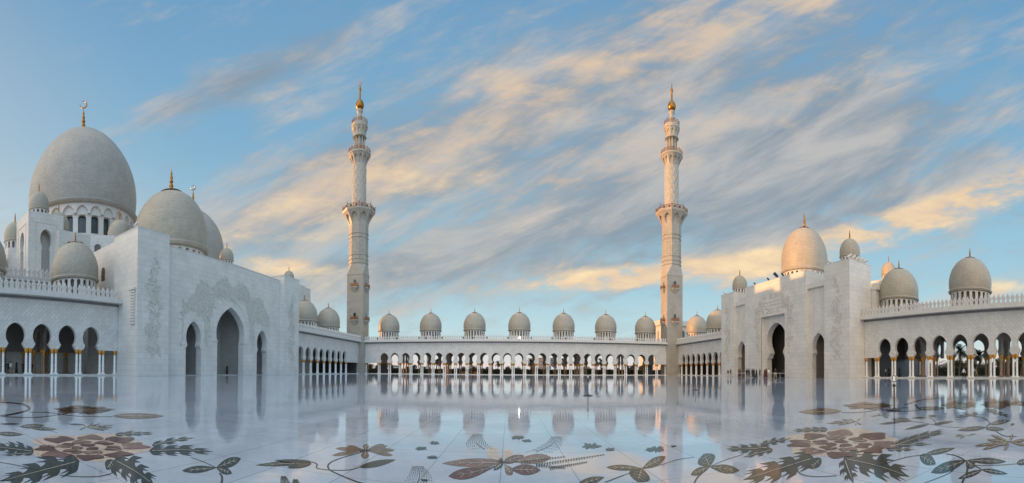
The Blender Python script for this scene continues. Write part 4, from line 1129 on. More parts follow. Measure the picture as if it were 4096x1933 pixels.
def peony(art, cx, cy, rx, ry, seed):
    r = random.Random(seed)
    n = 40; art.poly([(cx + rx * (1 + .10 * math.sin(5 * a + seed) + .05 * math.sin(11 * a)) * math.cos(a), cy + ry * (1 + .10 * math.sin(5 * a + seed) + .05 * math.sin(11 * a)) * math.sin(a)) for a in [2 * math.pi * i / n for i in range(n)]], 'i_cream', 0)
    for k in range(8):
        a = 2 * math.pi * k / 8 + r.uniform(-.12, .12); petal(art, cx, cy, rx, ry, a - .37, a + .34, .58, r.uniform(.88, 1.0), 'i_maroon' if k % 3 else 'i_rose', 1, .07, k + seed)
    for k in range(6):
        a = 2 * math.pi * k / 6 + .3 + r.uniform(-.1, .1); petal(art, cx, cy, rx, ry, a - .50, a + .42, .30, r.uniform(.50, .56), 'i_rose' if k % 3 == 1 else 'i_maroon', 1, .07, k + 20 + seed)
    for k in range(3):
        a = 2 * math.pi * k / 3 + .8; petal(art, cx - rx * .05, cy, rx, ry, a - .85, a + .75, .06, .25, 'i_maroon', 1, .08, k + 40 + seed)
    for k in range(26):
        a = r.uniform(0, 6.28); q = r.uniform(.12, .55)
        band(art, [(cx + rx * q * math.cos(a), cy + ry * q * math.sin(a)), (cx + rx * (q + .14) * math.cos(a + .12), cy + ry * (q + .14) * math.sin(a + .12)), (cx + rx * (q + .26) * math.cos(a + .05), cy + ry * (q + .26) * math.sin(a + .05))], 2.2, 1, 'i_cream', 2)
def daisy(art, cx, cy, r, mat, seed, n=9):
    q = random.Random(seed)
    for k in range(n):
        a = 2 * math.pi * k / n + q.uniform(-.15, .15); l = r * q.uniform(.7, 1.1)
        leafp(art, (cx, cy), (cx + l * math.cos(a), cy + l * .36 * math.sin(a)), r * .085, mat, False, 0)
def fern(art, pts, w, seed, rows=9):
    c = bez(pts, 6); n = len(c); r = random.Random(seed)
    band(art, pts, 3, 1.2, 'i_green', 0)
    for i in range(2, n - 1, 2):
        ax, ay = c[i]; t = i / n; L = w * (1.05 - .8 * t)
        for sg in (-1, 1):
            m = 6
            for k in range(1, m):
                d = L * k / m; x = ax + sg * d; y = ay + d * .16 + r.uniform(-.6, .6)
                leafp(art, (x, y), (x + sg * 1.2, y - 4.4 - r.uniform(0, 1.5)), 1.35, 'i_green', False, 0)
def flower_star(art, c, tips, h, mat, lay=0):
    for (x, y) in tips: leafp(art, c, (x, y), h, mat, True, lay, fat=.6)

A = Art('flower_inlay')
peony(A, 355, 1789, 238, 54, 1); A.done(floor)
A = Art('flower_inlay'); peony(A, 3368, 1775, 222, 58, 2); A.done(floor)
A = Art('flower_inlay')                                   # big open blossom in the middle
c0 = cpt(1, 2490, 930)
leafp(A, c0, cpt(1, 1870, 942), 18, 'i_rose'); leafp(A, cpt(1, 2440, 960), cpt(1, 1935, 1070), 22, 'i_maroon', fat=.65, skew=6)
leafp(A, c0, cpt(1, 2330, 790), 24, 'i_cream', fat=.7); leafp(A, c0, cpt(2, -20, 800), 22, 'i_cream', fat=.7); leafp(A, c0, cpt(2, 395, 880), 20, 'i_rose', fat=.7); leafp(A, cpt(2, -10, 1000), cpt(2, 290, 1010), 22, 'i_maroon', fat=.5)
leafp(A, c0, cpt(2, 0, 1060), 17, 'i_rose', fat=.7); leafp(A, c0, cpt(2, 120, 860), 14, 'i_maroon', lay=1); leafp(A, c0, cpt(1, 2390, 1005), 9, 'i_olive', lay=1)
for k in range(9): 
    a = 2.2 + k * .28; band(A, [c0, (c0[0] + 22 * math.cos(a), c0[1] - 20 * abs(math.sin(a)) - 2)], 2.4, 1.2, 'i_olive', 2)
A.done(floor)
A = Art('flower_inlay')                                   # slim light brown flower with a curling stem
c0 = cpt(1, 1100, 810)
for x, y in ((915, 768), (800, 790), (765, 862), (1380, 862), (1400, 808), (1325, 765), (1290, 748)): leafp(A, c0, cpt(1, x, y), 8, 'i_brown', False, 0, fat=.65)
leafp(A, c0, cpt(1, 1095, 895), 16, 'i_brown', True, 0, fat=.6); leafp(A, c0, cpt(1, 1110, 745), 12, 'i_brown', True, 0, fat=.6)
leafp(A, cpt(1, 1040, 815), cpt(1, 1160, 808), 6, 'i_olive', False, 1)
A.done(floor)
A = Art('vine_inlay')
band(A, [cpt(1, *p) for p in ((1060, 830), (850, 890), (740, 940), (735, 1000), (850, 1060), (1000, 1120), (1080, 1145))], 6, 8, 'i_green')
band(A, [cpt(1, *p) for p in ((565, 925), (615, 950), (610, 985), (700, 1005), (900, 1010), (1035, 985))], 6, 4, 'i_green')
A.done(floor)
A = Art('leaf_inlay'); leafp(A, cpt(1, 1030, 982), cpt(1, 1410, 905), 13, 'i_olive', False); A.done(floor)
A = Art('leaf_inlay'); leafp(A, cpt(1, 570, 930), cpt(1, -10, 960), 10, 'i_olive'); leafp(A, cpt(1, 560, 920), cpt(1, 180, 910), 6, 'i_olive', False, 1); leafp(A, cpt(1, 560, 940), cpt(1, 315, 980), 9, 'i_olive', False, 1); A.done(floor)
def tri(c, tips, hs, mat='i_olive'):
    A = Art('leaf_inlay')
    for (x, y), h in zip(tips, hs): leafp(A, c, (x, y), h, mat, True, 0, fat=.55)
    A.done(floor)
tri(cpt(0, 2175, 985), [cpt(0, 2425, 890), cpt(0, 1832, 1015), cpt(0, 2335, 1040)], (19, 14, 14), 'i_green')
tri(cpt(2, 1310, 992), [cpt(2, 945, 980), cpt(2, 1548, 872), cpt(2, 1262, 1125)], (12, 17, 44))
tri(cpt(2, 1990, 975), [cpt(2, 1930, 845), cpt(2, 2290, 1015), cpt(2, 1798, 1055)], (38, 17, 14))
tri(cpt(3, 2000, 910), [cpt(3, 2400, 925), cpt(3, 1640, 1032), cpt(3, 2070, 985)], (13, 20, 20), 'i_green')
for a, b, h, m in ((cpt(2, 655, 1160), cpt(2, 930, 1080), 16, 'i_olive'), (cpt(3, 1525, 860), cpt(3, 1690, 950), 22, 'i_green'), (cpt(3, 1580, 852), cpt(3, 1885, 788), 11, 'i_olive'),
                   (cpt(3, 2150, 1005), cpt(3, 2415, 1048), 10, 'i_green'), (cpt(3, 2150, 1012), cpt(3, 1912, 1097), 11, 'i_green'), (cpt(3, 2500, 945), cpt(3, 2640, 910), 12, 'i_green'),
                   (cpt(3, 2195, 580), cpt(3, 1905, 610), 9, 'i_green'), (cpt(3, 2225, 550), cpt(3, 2440, 508), 9, 'i_green'), (cpt(3, 2190, 590), cpt(3, 2378, 600), 9, 'i_green'),
                   (cpt(3, 1440, 510), cpt(3, 1245, 498), 9, 'i_green'), (cpt(3, 1360, 520), cpt(3, 1115, 548), 5, 'i_green'), (cpt(3, 1625, 548), cpt(3, 1372, 602), 6, 'i_green'), (cpt(3, 1665, 550), cpt(3, 1868, 518), 6, 'i_green'),
                   (cpt(3, 1445, 484), cpt(3, 1600, 482), 3.5, 'i_green'), (cpt(3, 1690, 470), cpt(3, 1610, 462), 5, 'i_green'), (cpt(0, -30, 640), cpt(0, 235, 652), 9, 'i_olive'), (cpt(0, 200, 572), cpt(0, 450, 560), 9, 'i_olive'),
                   (cpt(0, 320, 590), cpt(0, 575, 598), 7, 'i_olive'), (cpt(0, 0, 545), cpt(0, 200, 545), 4, 'i_olive'), (cpt(0, 1140, 905), cpt(0, 1072, 1002), 22, 'i_green'), (cpt(3, 535, 890), cpt(3, 418, 992), 20, 'i_green'),
                   (cpt(3, 1500, 390), cpt(3, 1790, 385), 8, 'i_green'), (cpt(0, 700, 548), cpt(0, 850, 552), 3.5, 'i_olive'), (cpt(3, 2440, 552), cpt(3, 2485, 545), 5, 'i_green')):
    A = Art('leaf_inlay'); leafp(A, a, b, h, m, h > 6); A.done(floor)
for a, b, h, sd_, lb, bd in ((cpt(0, 1500, 815), cpt(0, 2150, 825), 20, 1, 4, 6), (cpt(0, 1530, 760), cpt(0, 1965, 682), 13, 11, 3, 3), (cpt(0, 800, 915), cpt(0, -20, 1125), 42, 2, 4, 0), (cpt(0, 1150, 905), cpt(0, 1560, 1165), 52, 3, 4, 6),
                             (cpt(0, 340, 820), cpt(0, -60, 770), 24, 4, 4, 0), (cpt(0, 1160, 655), cpt(0, 1555, 640), 9, 5, 4, 2), (cpt(0, 330, 835), cpt(0, 10, 858), 7, 15, 3, 0),
                             (cpt(3, 600, 600), cpt(3, 245, 612), 10, 6, 4, 0), (cpt(3, 1190, 790), cpt(3, 1785, 610), 17, 7, 5, 4), (cpt(3, 1200, 800), cpt(3, 1480, 800), 9, 17, 3, 0), (cpt(3, 1200, 760), cpt(3, 1665, 745), 11, 27, 3, 0),
                             (cpt(3, 760, 890), cpt(3, 1430, 1078), 50, 8, 4, 8), (cpt(3, 770, 900), cpt(3, 860, 1140), 34, 18, 3, 0), (cpt(3, 460, 885), cpt(3, -260, 1110), 40, 9, 4, 0),
                             (cpt(3, 10, 780), cpt(2, 2150, 795), 17, 10, 4, 3), (cpt(3, 50, 800), cpt(2, 2320, 880), 12, 30, 3, 0), (cpt(3, -60, 745), cpt(3, 228, 690), 13, 31, 3, 0),
                             (cpt(3, 2110, 440), cpt(3, 1880, 478), 7, 12, 3, 0), (cpt(3, 2200, 400), cpt(3, 2440, 470), 9, 13, 4, 0)):
    A = Art('leaf_inlay'); jag(A, a, b, h, 'i_green', sd_, lb, 0, bd); A.done(floor)
for pts, w0, w1 in (([(1920, 880), (2060, 930), (2175, 985)], 3, 3.5), ([(2210, 1040), (2235, 1080), (2225, 1160)], 8, 8), ([(0, 930), (200, 965), (420, 1015)], 3.5, 3.5), ([(600, 1060), (800, 1075), (1000, 1070), (1150, 1030), (1215, 985)], 4, 5),
                    ([(20, 470), (250, 478), (420, 474), (560, 455), (680, 440)], 5, 4), ([(300, 425), (500, 430), (690, 458), (900, 470), (1130, 470)], 4, 3), ([(0, 325), (150, 335), (250, 352), (295, 395), (200, 430), (90, 452), (0, 462)], 8, 12), ([(470, 600), (580, 635)], 2, 2)):
    A = Art('vine_inlay'); band(A, [cpt(0, *p) for p in pts], w0, w1, 'i_olive'); A.done(floor)
for c, pts, w0, w1 in ((2, [(1310, 992), (1480, 960), (1680, 900), (1830, 880)], 3, 2.5), (2, [(1300, 1000), (1120, 1060), (930, 1130)], 3, 3), (2, [(1985, 975), (1920, 1030), (1860, 1090), (1830, 1150)], 5, 6), (2, [(1990, 975), (2150, 905), (2330, 850)], 3, 2.5),
                       (3, [(740, 430), (950, 425), (1120, 402), (1400, 380)], 3.5, 3), (3, [(1120, 398), (1200, 415), (1340, 418), (1540, 405)], 4, 4), (3, [(1370, 352), (1480, 322), (1560, 300), (1780, 275)], 7, 4), (3, [(1480, 345), (1500, 375), (1560, 400)], 8, 8),
                       (3, [(290, 980), (310, 1030), (370, 1060), (500, 1075), (690, 1065)], 5, 4), (3, [(1050, 990), (1220, 930), (1400, 878), (1580, 852)], 4, 3), (3, [(1790, 845), (1880, 860), (1950, 890), (2000, 925)], 5, 6), (3, [(2010, 980), (2000, 1040), (1975, 1090), (1950, 1150)], 8, 8),
                       (3, [(2080, 960), (2250, 962), (2500, 945)], 3, 3), (3, [(2080, 965), (2120, 985), (2155, 1010)], 5, 4), (3, [(1930, 920), (1880, 960), (1860, 1010), (1780, 1060), (1570, 1140)], 4, 3.5), (3, [(2040, 462), (2150, 480), (2210, 510), (2230, 540), (2200, 570), (2210, 600)], 4, 5), (3, [(2290, 615), (2380, 665), (2500, 670)], 5, 4),
                       (3, [(1620, 480), (1670, 505), (1685, 545)], 3, 4), (3, [(1420, 515), (1550, 530), (1660, 550), (1800, 575), (1960, 580)], 2.5, 2), (2, [(950, 1130), (1250, 1010)], 2.5, 2.5)):
    A = Art('vine_inlay'); band(A, [cpt(c, *p) for p in pts], w0, w1, 'i_green'); A.done(floor)
for nm, c, tips, h, m in (('f', cpt(3, 2430, 725), [cpt(3, *p) for p in ((2240, 652), (2080, 765), (2155, 802), (2380, 812), (2465, 645), (2620, 700), (2600, 760), (2330, 765), (2200, 702))], 6, 'i_brown'),
                          ('f', cpt(3, 885, 520), [cpt(3, *p) for p in ((585, 540), (650, 520), (740, 495), (820, 492), (880, 560), (940, 552), (700, 555), (930, 488))], 3, 'i_brown'),
                          ('f', cpt(0, 870, 575), [cpt(0, *p) for p in ((1150, 555), (1140, 580), (1060, 612), (1010, 540), (800, 600), (940, 535), (1100, 598), (830, 545))], 2.2, 'i_olive'),
                          ('f', cpt(3, 1145, 455), [cpt(3, *p) for p in ((1030, 465), (1100, 440), (1190, 440), (1215, 480))], 2, 'i_brown'),
                          ('f', cpt(3, 1990, 660), [cpt(3, *p) for p in ((1880, 665), (1900, 650), (1930, 690), (2100, 640))], 2, 'i_brown')):
    A = Art('flower_inlay'); flower_star(A, c, tips, h, m); A.done(floor)
for (x, y), rx, ry, sd_ in ((cpt(0, 850, 402), 112, 15, 3), (cpt(3, 1010, 362), 92, 13, 4), (cpt(3, 1920, 355), 66, 15, 5), (cpt(3, 2300, 345), 58, 17, 6), (cpt(3, 2540, 335), 40, 9, 7)):
    A = Art('flower_inlay'); r = random.Random(sd_)
    A.poly([(x + rx * (1 + .13 * math.sin(7 * a + sd_) + .06 * math.sin(17 * a)) * math.cos(a), y + ry * (1 + .3 * math.sin(6 * a)) * math.sin(a)) for a in [2 * math.pi * i / 40 for i in range(40)]], 'i_brown', 0)
    for k in range(8):
        a = 2 * math.pi * k / 8; petal(A, x, y, rx, ry, a - .32, a + .32, .45, .9, 'i_maroon' if k % 2 else 'i_olive', 1, .1, k)
    A.done(floor)
for a, b, h, m in ((cpt(0, 1130, 463), cpt(0, 1655, 465), 11.5, 'i_brown'), (cpt(3, 742, 415), cpt(3, 305, 423), 12.5, 'i_brown')):
    A = Art('leaf_inlay'); leafp(A, a, b, h, m); A.done(floor)
for c, x, y, r_, m in ((1, 1800, 735, 24, 'i_green'), (1, 1665, 790, 26, 'i_green'), (1, 1780, 880, 24, 'i_green'), (2, 55, 680, 28, 'i_green'), (2, 152, 712, 21, 'i_green'), (2, 800, 765, 40, 'i_green'), (2, 985, 800, 24, 'i_green'), (2, 1450, 797, 44, 'i_green'), (2, 1625, 768, 14, 'i_green'), (1, 1700, 1110, 18, 'i_green')):
    A = Art('flower_inlay'); daisy(A, *cpt(c, x, y), r_, m, x, 11); A.done(floor)
for pts, w, sd_ in (([cpt(1, 2300, 800), cpt(1, 2225, 740), cpt(1, 2215, 690), cpt(1, 2230, 645)], 62, 1), ([cpt(1, 1620, 1150), cpt(1, 1645, 1070), cpt(1, 1640, 1010), cpt(1, 1625, 965)], 70, 2), ([cpt(2, 240, 825), cpt(2, 370, 770), cpt(2, 430, 715), cpt(2, 450, 665)], 62, 3),
                     ([cpt(1, 300, 1150), cpt(1, 285, 1105), cpt(1, 275, 1070)], 24, 4), ([cpt(1, 400, 1160), cpt(1, 400, 1130), cpt(1, 395, 1105)], 20, 5)):
    A = Art('fern_inlay'); fern(A, pts, w, sd_); A.done(floor)
A = Art('fern_inlay'); r = random.Random(8)
for (x0, y0), (x1, y1), n in ((cpt(2, 240, 960), cpt(2, 935, 850), 26), (cpt(2, 90, 930), cpt(2, 540, 870), 16), (cpt(2, 380, 990), cpt(2, 760, 925), 18), (cpt(2, 240, 960), cpt(2, 540, 990), 12)):
    band(A, [(x0, y0), ((x0 + x1) / 2, (y0 + y1) / 2 - 2), (x1, y1)], 1.6, .8, 'i_green')
    for k in range(n):
        t = k / n; x = x0 + (x1 - x0) * t; y = y0 + (y1 - y0) * t
        for sg in (-1, 1): leafp(A, (x, y), (x + 7, y + sg * 7.0 * (1.1 - t)), 1.7, 'i_green', False, 0)
A.done(floor)

# ================================================================= BUILDING BEHIND THE RIGHT MINARET
def side_hall():
    x0, x1, y0, y1, zt = 60.3, 84, 149.0, 176, 22.6
    root = empty('hall_building', 'plain hall seen either side of the right minaret, its left wall lit orange', 'building', (x0, y0, 0))
    mb = MB(); mb.box(0, x1 - x0, 0, y1 - y0, 0, zt); mb.build('wall', M['marble'], root)
    mb = MB(); mb.box(-.7, x1 - x0 + .7, -.7, y1 - y0 + .7, zt - 2.2, zt - .4); mb.box(-.3, x1 - x0 + .3, -.3, y1 - y0 + .3, zt - .4, zt); mb.build('cornice', M['trim'], root)
    for u in (5, 10, 15, 20):
        mb = MB(); mb.poly([(u + a, -.03, b) for a, b in outline(rarch(.7, 15.2, 17.6, .9, 4))]); w_ = mb.build('window', M['glass'], root)
        mb = MB(); o = outline(rarch(.75, 15.2, 17.6, .95, 4)); 
        for a, b in zip(o[:-1], o[1:]): mb.tube([(u + a[0], -.05, a[1]), (u + b[0], -.05, b[1])], .09, 4)
        mb.build('window_frame', M['trim'], w_)
    for v in (3, 6.2, 9.4, 12.6):
        mb = MB(); mb.poly([(-.03, v + a, b) for a, b in outline(rarch(.6, 13.2, 17.4, .9, 4))]); w_ = mb.build('window', M['glass'], root)
        mb = MB(); o = outline(rarch(.68, 13.2, 17.4, .95, 4))
        for a, b in zip(o[:-1], o[1:]): mb.tube([(-.06, v + a[0], a[1]), (-.06, v + b[0], b[1])], .12, 4)
        mb.build('window_frame', M['trim'], w_)
side_hall()

# ================================================================= SMALL FITTINGS
ORD = 'first second third fourth fifth sixth seventh eighth ninth tenth eleventh twelfth thirteenth fourteenth fifteenth sixteenth seventeenth eighteenth nineteenth twentieth'.split()
ORD += ['twenty-' + o for o in ORD[:9]] + ['thirtieth'] + ['thirty-' + o for o in ORD[:9]]
def sign_stand(px, py, h, label, big):
    x, y, _ = gnd(px, py)
    root = empty('sign_stand', label, 'sign stand', (x, y, 0), 'sign stands on the marble floor')
    root.rotation_euler = (0, 0, -math.atan2(x, y))
    mb = MB(); mb.lathe([(.24, 0.01), (.24, .03), (.10, .05), (.03, .07)], 20); mb.build('base', M['black'], root, smooth=30)
    mb = MB(); mb.lathe([(.022, .06), (.022, h - .30)], 10); mb.lathe([(.03, h - .34), (.055, h - .31), (.055, h - .27), (.03, h - .25)], 10); mb.build('pole', M['black'], root, smooth=30)
    w = .062 if big else .04; hh = .16 if big else .14
    mb = MB(); mb.box(-w, w, -.012, .012, h - hh - .02, h + .01); f = mb.build('frame', M['black'], root)
    mb = MB(); mb.box(-w + .02, w - .02, -.016, -.0125, h - hh, h - .01); mb.build('board', M['white'], f)
sign_stand(3577, 1642, 1.06, 'sign stand nearest the camera with a white board, in front of the near right arcade', True)
sign_stand(2352, 1584, 1.04, 'thin dark sign stand in front of the far arcade, left of the right minaret', False)
sign_stand(2782, 1561, 1.04, 'farthest dark post stand, in front of the short right arcade', False)

def stanchion(px, nxt, first=[None]):
    x, y, _ = onx(px, 1490, 49.9)
    o = None
    if first[0] is None:
        o = empty('barrier_post', loc=(x, y, 0))
        mb = MB(); mb.lathe([(.18, .01), (.18, .03), (.05, .06), (.035, .08)], 12); mb.build('base', M['steel'], o, smooth=30); mb = MB(); mb.lathe([(.035, .081), (.035, .95), (.05, .97), (.05, 1.0)], 12); mb.build('post', M['steel'], o, smooth=30)
        first[0] = o
    else: o = dup(first[0], None, (x, y, 0)); [bpy.data.objects.remove(c) for c in list(o.children) if c.name.startswith('belt')]
    if nxt:
        _, y2, _ = onx(nxt, 1490, 49.9)
        mb = MB(); mb.box(-.012, .012, y2 - y, 0, .90, .96); mb.build('belt', M['white'], o)
    return o
ps = [2904, 2931, 2940, 2980, 3001, 3022, 3050, 3075, 3094, 3120, 3143]
names = ['barrier post without a belt, leftmost before the right gatehouse', 'barrier post without a belt, beside the two people standing apart'] + \
    ['first belted barrier post left of the maroon robed pair by the rope', 'belted barrier post left of the three dark figures', 'belted barrier post in front of the three dark figures', 'belted barrier post right of the light blue shirt', 'belted barrier post right of the man in a dark jacket', 'belted barrier post in front of the white shirt', 'belted barrier post left of the man in shorts', 'belted barrier post right of the man in shorts', 'last barrier post at the right edge of the tall arch']
for i, p_ in enumerate(ps):
    o = stanchion(p_, ps[i + 1] if 2 <= i < len(ps) - 1 else None); tag(o, names[i], 'barrier post', 'barrier posts before the right gatehouse')

def floodlight(loc, label, mat='black', k=1.0, yaw=0.0, group='floodlights on the roof edges'):
    o = empty('floodlight', label, 'floodlight', loc, group); o.rotation_euler = (0, 0, yaw)
    mb = MB(); mb.box(-.06 * k, .06 * k, -.06 * k, .06 * k, 0, .35 * k); mb.box(-.3 * k, .3 * k, -.04 * k, .04 * k, .30 * k, .36 * k); mb.build('bracket', M['steel'], o)
    mb = MB(); pts = [(-.42 * k, 0, .42 * k), (-.2 * k, 0, .55 * k), (.42 * k, 0, .95 * k)]; mb.tube(pts, .20 * k, 10, 0, .30 * k); mb.build('housing', M[mat], o, smooth=40)
for i, (px, k) in enumerate(((3019, .6), (3073, .7), (3104, 1.25), (3131, .7))):
    x, y, z = onx(px, 1100, 54.6)
    floodlight((54.6, y, 21.85), ('small dark floodlight at the far left of the right gatehouse roof edge', 'dark floodlight second from left on the right gatehouse roof edge', 'largest dark floodlight tilted up on the right gatehouse roof edge', 'dark floodlight beside the gold lit dome on the right gatehouse')[i], 'black', k, math.pi)
for i in range(5):
    floodlight((55.0 + i * 1.15, 46.9, 21.86), 'white drum spotlight on the near right tower roof, %s of five' % ('first from the left', 'second from the left', 'middle one', 'fourth from the left', 'last on the right')[i], 'trim', 1.0, -.6, 'white spotlights on the right gatehouse tower')
floodlight((54.9, 51.9, 21.86), 'white drum spotlight at the inner corner of the near right tower', 'trim', .9, 2.4, 'white spotlights on the right gatehouse tower')
floodlight((54.9, 90.3, 21.86), 'white drum spotlight on the far tower of the right gatehouse', 'trim', .9, 2.4, 'white spotlights on the right gatehouse tower')
for i, y in enumerate((33.3, 34.6)):
    floodlight((-47.0 - i * 2.2, y, 21.7), ('white spotlight on the corner of the left gatehouse tower', 'white spotlight set back on the left gatehouse tower roof')[i], 'trim', .8, .3, 'white spotlights on the left gatehouse tower')
for i, v in enumerate((1513, 1590, 1679, 1706, 1770, 1854, 1891, 1948, 2032, 2124, 2207, 2261, 2376, 2438, 2546)):
    x, y, z = ony(v, 1350, DF - .35)
    near = ('left minaret', 'first dome from the left', 'first dome from the left', 'second dome from the left', 'second dome from the left', 'third dome from the left', 'third dome from the left', 'third dome from the left', 'fourth dome', 'fourth dome', 'fifth dome', 'fifth dome', 'sixth dome', 'sixth dome', 'seventh dome')[i]
    side = ('beside the', 'right of the', 'left of the')[0 if i == 0 else 1 if v > (0, 1554, 1554, 1723, 1723, 1900, 1900, 1900, 2077, 2077, 2252, 2252, 2420, 2420, 2580)[i] else 2]
    o = empty('spotlight', None, 'spotlight', (x, DF - 1.05, ZC + .70), 'black spotlights along the far parapet')
    o['label'] = '%s black spotlight on the far parapet counted from the left minaret' % ORD[i]
    mb = MB(); mb.box(-.05, .05, -.05, .05, 0, .3); mb.build('bracket', M['black'], o)
    mb = MB(); mb.tube([(0, .15, .62), (0, -.25, .5)], .20, 8, 0, .24); mb.build('housing', M['black'], o, smooth=40)
em = bpy.data.materials.new('lamp_glow'); em.use_nodes = True; em.node_tree.nodes['Principled BSDF'].inputs['Emission Color'].default_value = (1, .95, .85, 1); em.node_tree.nodes['Principled BSDF'].inputs['Emission Strength'].default_value = 30
x, y, z = ony(2078, 1351, DF - .3)
o = empty('lit_lamp', 'bright lit lamp on the far parapet in front of the fourth dome', 'lamp', (x, DF - 1.0, ZC + .70))
mb = MB(); mb.box(-.15, .15, -.1, .1, 0, .3); mb.build('housing', M['black'], o)
mb = MB(); mb.lathe([(.02, .30), (.16, .36), (.2, .5), (.16, .64), (.02, .70)], 12); mb.build('bulb', em, o, smooth=60)

# ================================================================= PEOPLE
def cmat(name, c): 
    k = 'c_' + name
    if k not in M: M[k] = pbr('cloth_' + name, c, 0.8)
    return M[k]
CL = {'black': (0.015, 0.015, 0.018), 'navy': (0.02, 0.028, 0.06), 'maroon': (0.07, 0.018, 0.02), 'white': (0.72, 0.72, 0.72), 'blue': (0.10, 0.20, 0.45), 'khaki': (0.30, 0.22, 0.12), 'grey': (0.09, 0.09, 0.10), 'beige': (0.45, 0.38, 0.30), 'lightblue': (0.38, 0.48, 0.60)}
body_cache = {}
def body_mesh(pose):
    if pose in body_cache: return body_cache[pose]
    V = []; Eg = []; Rd = []
    def v(x, y, z, rx, ry=None): V.append((x, y, z)); Rd.append((rx, ry or rx)); return len(V) - 1
    def e(a, b): Eg.append((a, b))
    pel = v(0, 0, .96, .15, .11); sp = v(0, 0, 1.14, .135, .10); ch = v(0, .01, 1.36, .165, .11); nk0 = v(0, .01, 1.46, .075); nk = v(0, .0, 1.52, .052); h1 = v(0, -.01, 1.58, .072, .08); h2 = v(0, -.012, 1.655, .078, .095); h3 = v(0, 0, 1.725, .058, .07)
    no = v(0, -.105, 1.63, .012); e(h2, no)
    for a, b in ((pel, sp), (sp, ch), (ch, nk0), (nk0, nk), (nk, h1), (h1, h2), (h2, h3)): e(a, b)
    for s in (-1, 1):
        st = {'walk': .30 * s, 'stand': .02 * s, 'shift': .08 * s, 'photo': .03 * s}[pose]
        sh = v(.185 * s, .01, 1.425, .062)
        if pose == 'photo': el_ = v(.24 * s, -.12, 1.22, .046); wr = v(.12 * s, -.32, 1.42, .032); pd = (0, -.6, .8)
        elif pose == 'walk': el_ = v(.24 * s, .10 * s, 1.16, .046); wr = v(.23 * s, -.02 + .20 * s, .95, .032); pd = (0, .1, -1)
        elif pose == 'shift': el_ = v(.29 * s, .08, 1.17, .046); wr = v(.18 * s, -.08, .99, .032); pd = (-.6 * s, -.4, -.5)
        else: el_ = v(.235 * s, .03, 1.15, .046); wr = v(.245 * s, -.04, .91, .032); pd = (0, -.15, -1)
        P0 = Vector(V[wr]); d = Vector(pd).normalized(); side = d.cross(Vector((1, 0, 0))).normalized()
        pm = P0 + d * .07; palm = v(*pm, .034, .018); e(ch, sh); e(sh, el_); e(el_, wr); e(wr, palm)
        for k, ln_ in zip((-1.5, -.5, .5, 1.5), (.062, .078, .082, .070)):
            f0 = pm + d * .03 + side * .017 * k; f1 = f0 + d * ln_ * .55; f2 = f1 + d * ln_ * .4 + Vector((-.01 * s, 0, 0))
            a = v(*f0, .009); b = v(*f1, .0085); c = v(*f2, .007); e(palm, a); e(a, b); e(b, c)
        t0 = P0 + d * .04 - side * .035; t1 = t0 + d * .035 - side * .012; a = v(*t0, .010); b = v(*t1, .008); e(palm, a); e(a, b)
        hp = v(.095 * s, 0, .88, .10); kn = v(.10 * s, -abs(st) * .2 - st * .4, .50, .066); an = v(.10 * s, -st * .9 + (.06 if st < 0 and pose == 'walk' else 0), .10, .042); to = v(.115 * s, -st * .9 - .15, .045, .036)
        e(pel, hp); e(hp, kn); e(kn, an); e(an, to)
    me = bpy.data.meshes.new('tmp'); me.from_pydata(V, Eg, []); o = bpy.data.objects.new('tmp', me); COL.objects.link(o)
    sk = o.modifiers.new('s', 'SKIN'); sk.use_smooth_shade = True
    for i, r_ in enumerate(Rd): me.skin_vertices[0].data[i].radius = r_; me.skin_vertices[0].data[i].use_root = (i == 0)
    sb = o.modifiers.new('b', 'SUBSURF'); sb.levels = 1
    dg = bpy.context.evaluated_depsgraph_get(); m2 = bpy.data.meshes.new_from_object(o.evaluated_get(dg)); m2.name = 'body'
    bpy.data.objects.remove(o); body_cache[pose] = m2; return m2
def person(x, y, z, face, pose, top, low, label, group, robe=False, h=1.0, hair='hair'):
    root = empty('person', label, 'person', (x, y, z), group); root.rotation_euler = (0, 0, face); root.scale = (h, h, h)
    me = body_mesh(pose).copy(); me.materials.clear()
    for m in (M['skin'], cmat(top, CL[top]), cmat(low, CL[low]), M['black']): me.materials.append(m)
    for p in me.polygons:
        c = p.center
        if c.z > 1.50: i = 0
        elif c.z < .10: i = 3
        elif c.z < .98 and abs(c.x) < .20: i = 2
        elif pose == 'photo' and c.y < -.30: i = 0
        elif pose == 'shift' and c.z < 1.0 and c.y < -.06: i = 0
        elif c.z < .93: i = 0
        else: i = 1
        p.material_index = i
    b = bpy.data.objects.new('body', me); COL.objects.link(b); b.parent = root
    mb = MB()
    if robe:
        mb.lathe([(.30, .02), (.27, .4), (.22, .85), (.20, 1.1), (.225, 1.35), (.15, 1.46), (.08, 1.50)], 14); q = mb.build('robe', cmat(top, CL[top]), root, smooth=60); q.scale = (1, .75, 1)
        mb = MB(); mb.lathe([(.20, 1.36), (.13, 1.48), (.115, 1.6), (.108, 1.7), (.07, 1.76), (.01, 1.775)], 14, c=(0, .025, 0)); mb.build('headscarf', cmat(top, CL[top]), root, smooth=60)
    else:
        mb.lathe([(.085, 1.645), (.100, 1.69), (.092, 1.735), (.055, 1.77), (.01, 1.78)], 12, c=(0, .012, 0)); mb.build('hair', M[hair], root, smooth=60)
    return root
PG = 'visitors at the barrier before the right gatehouse'
def pr(px, X, pose, top, low, label, robe=False, face=1.6, h=1.08, z=0.0, g=PG):
    x, y, _ = onx(px, 1480, X); return person(x, y, z, face, pose, top, low, label, g, robe, h)
pr(2912, 49.0, 'stand', 'black', 'beige', 'person in black top and pale trousers, left of the pair standing apart', face=-1.2, h=1.0)
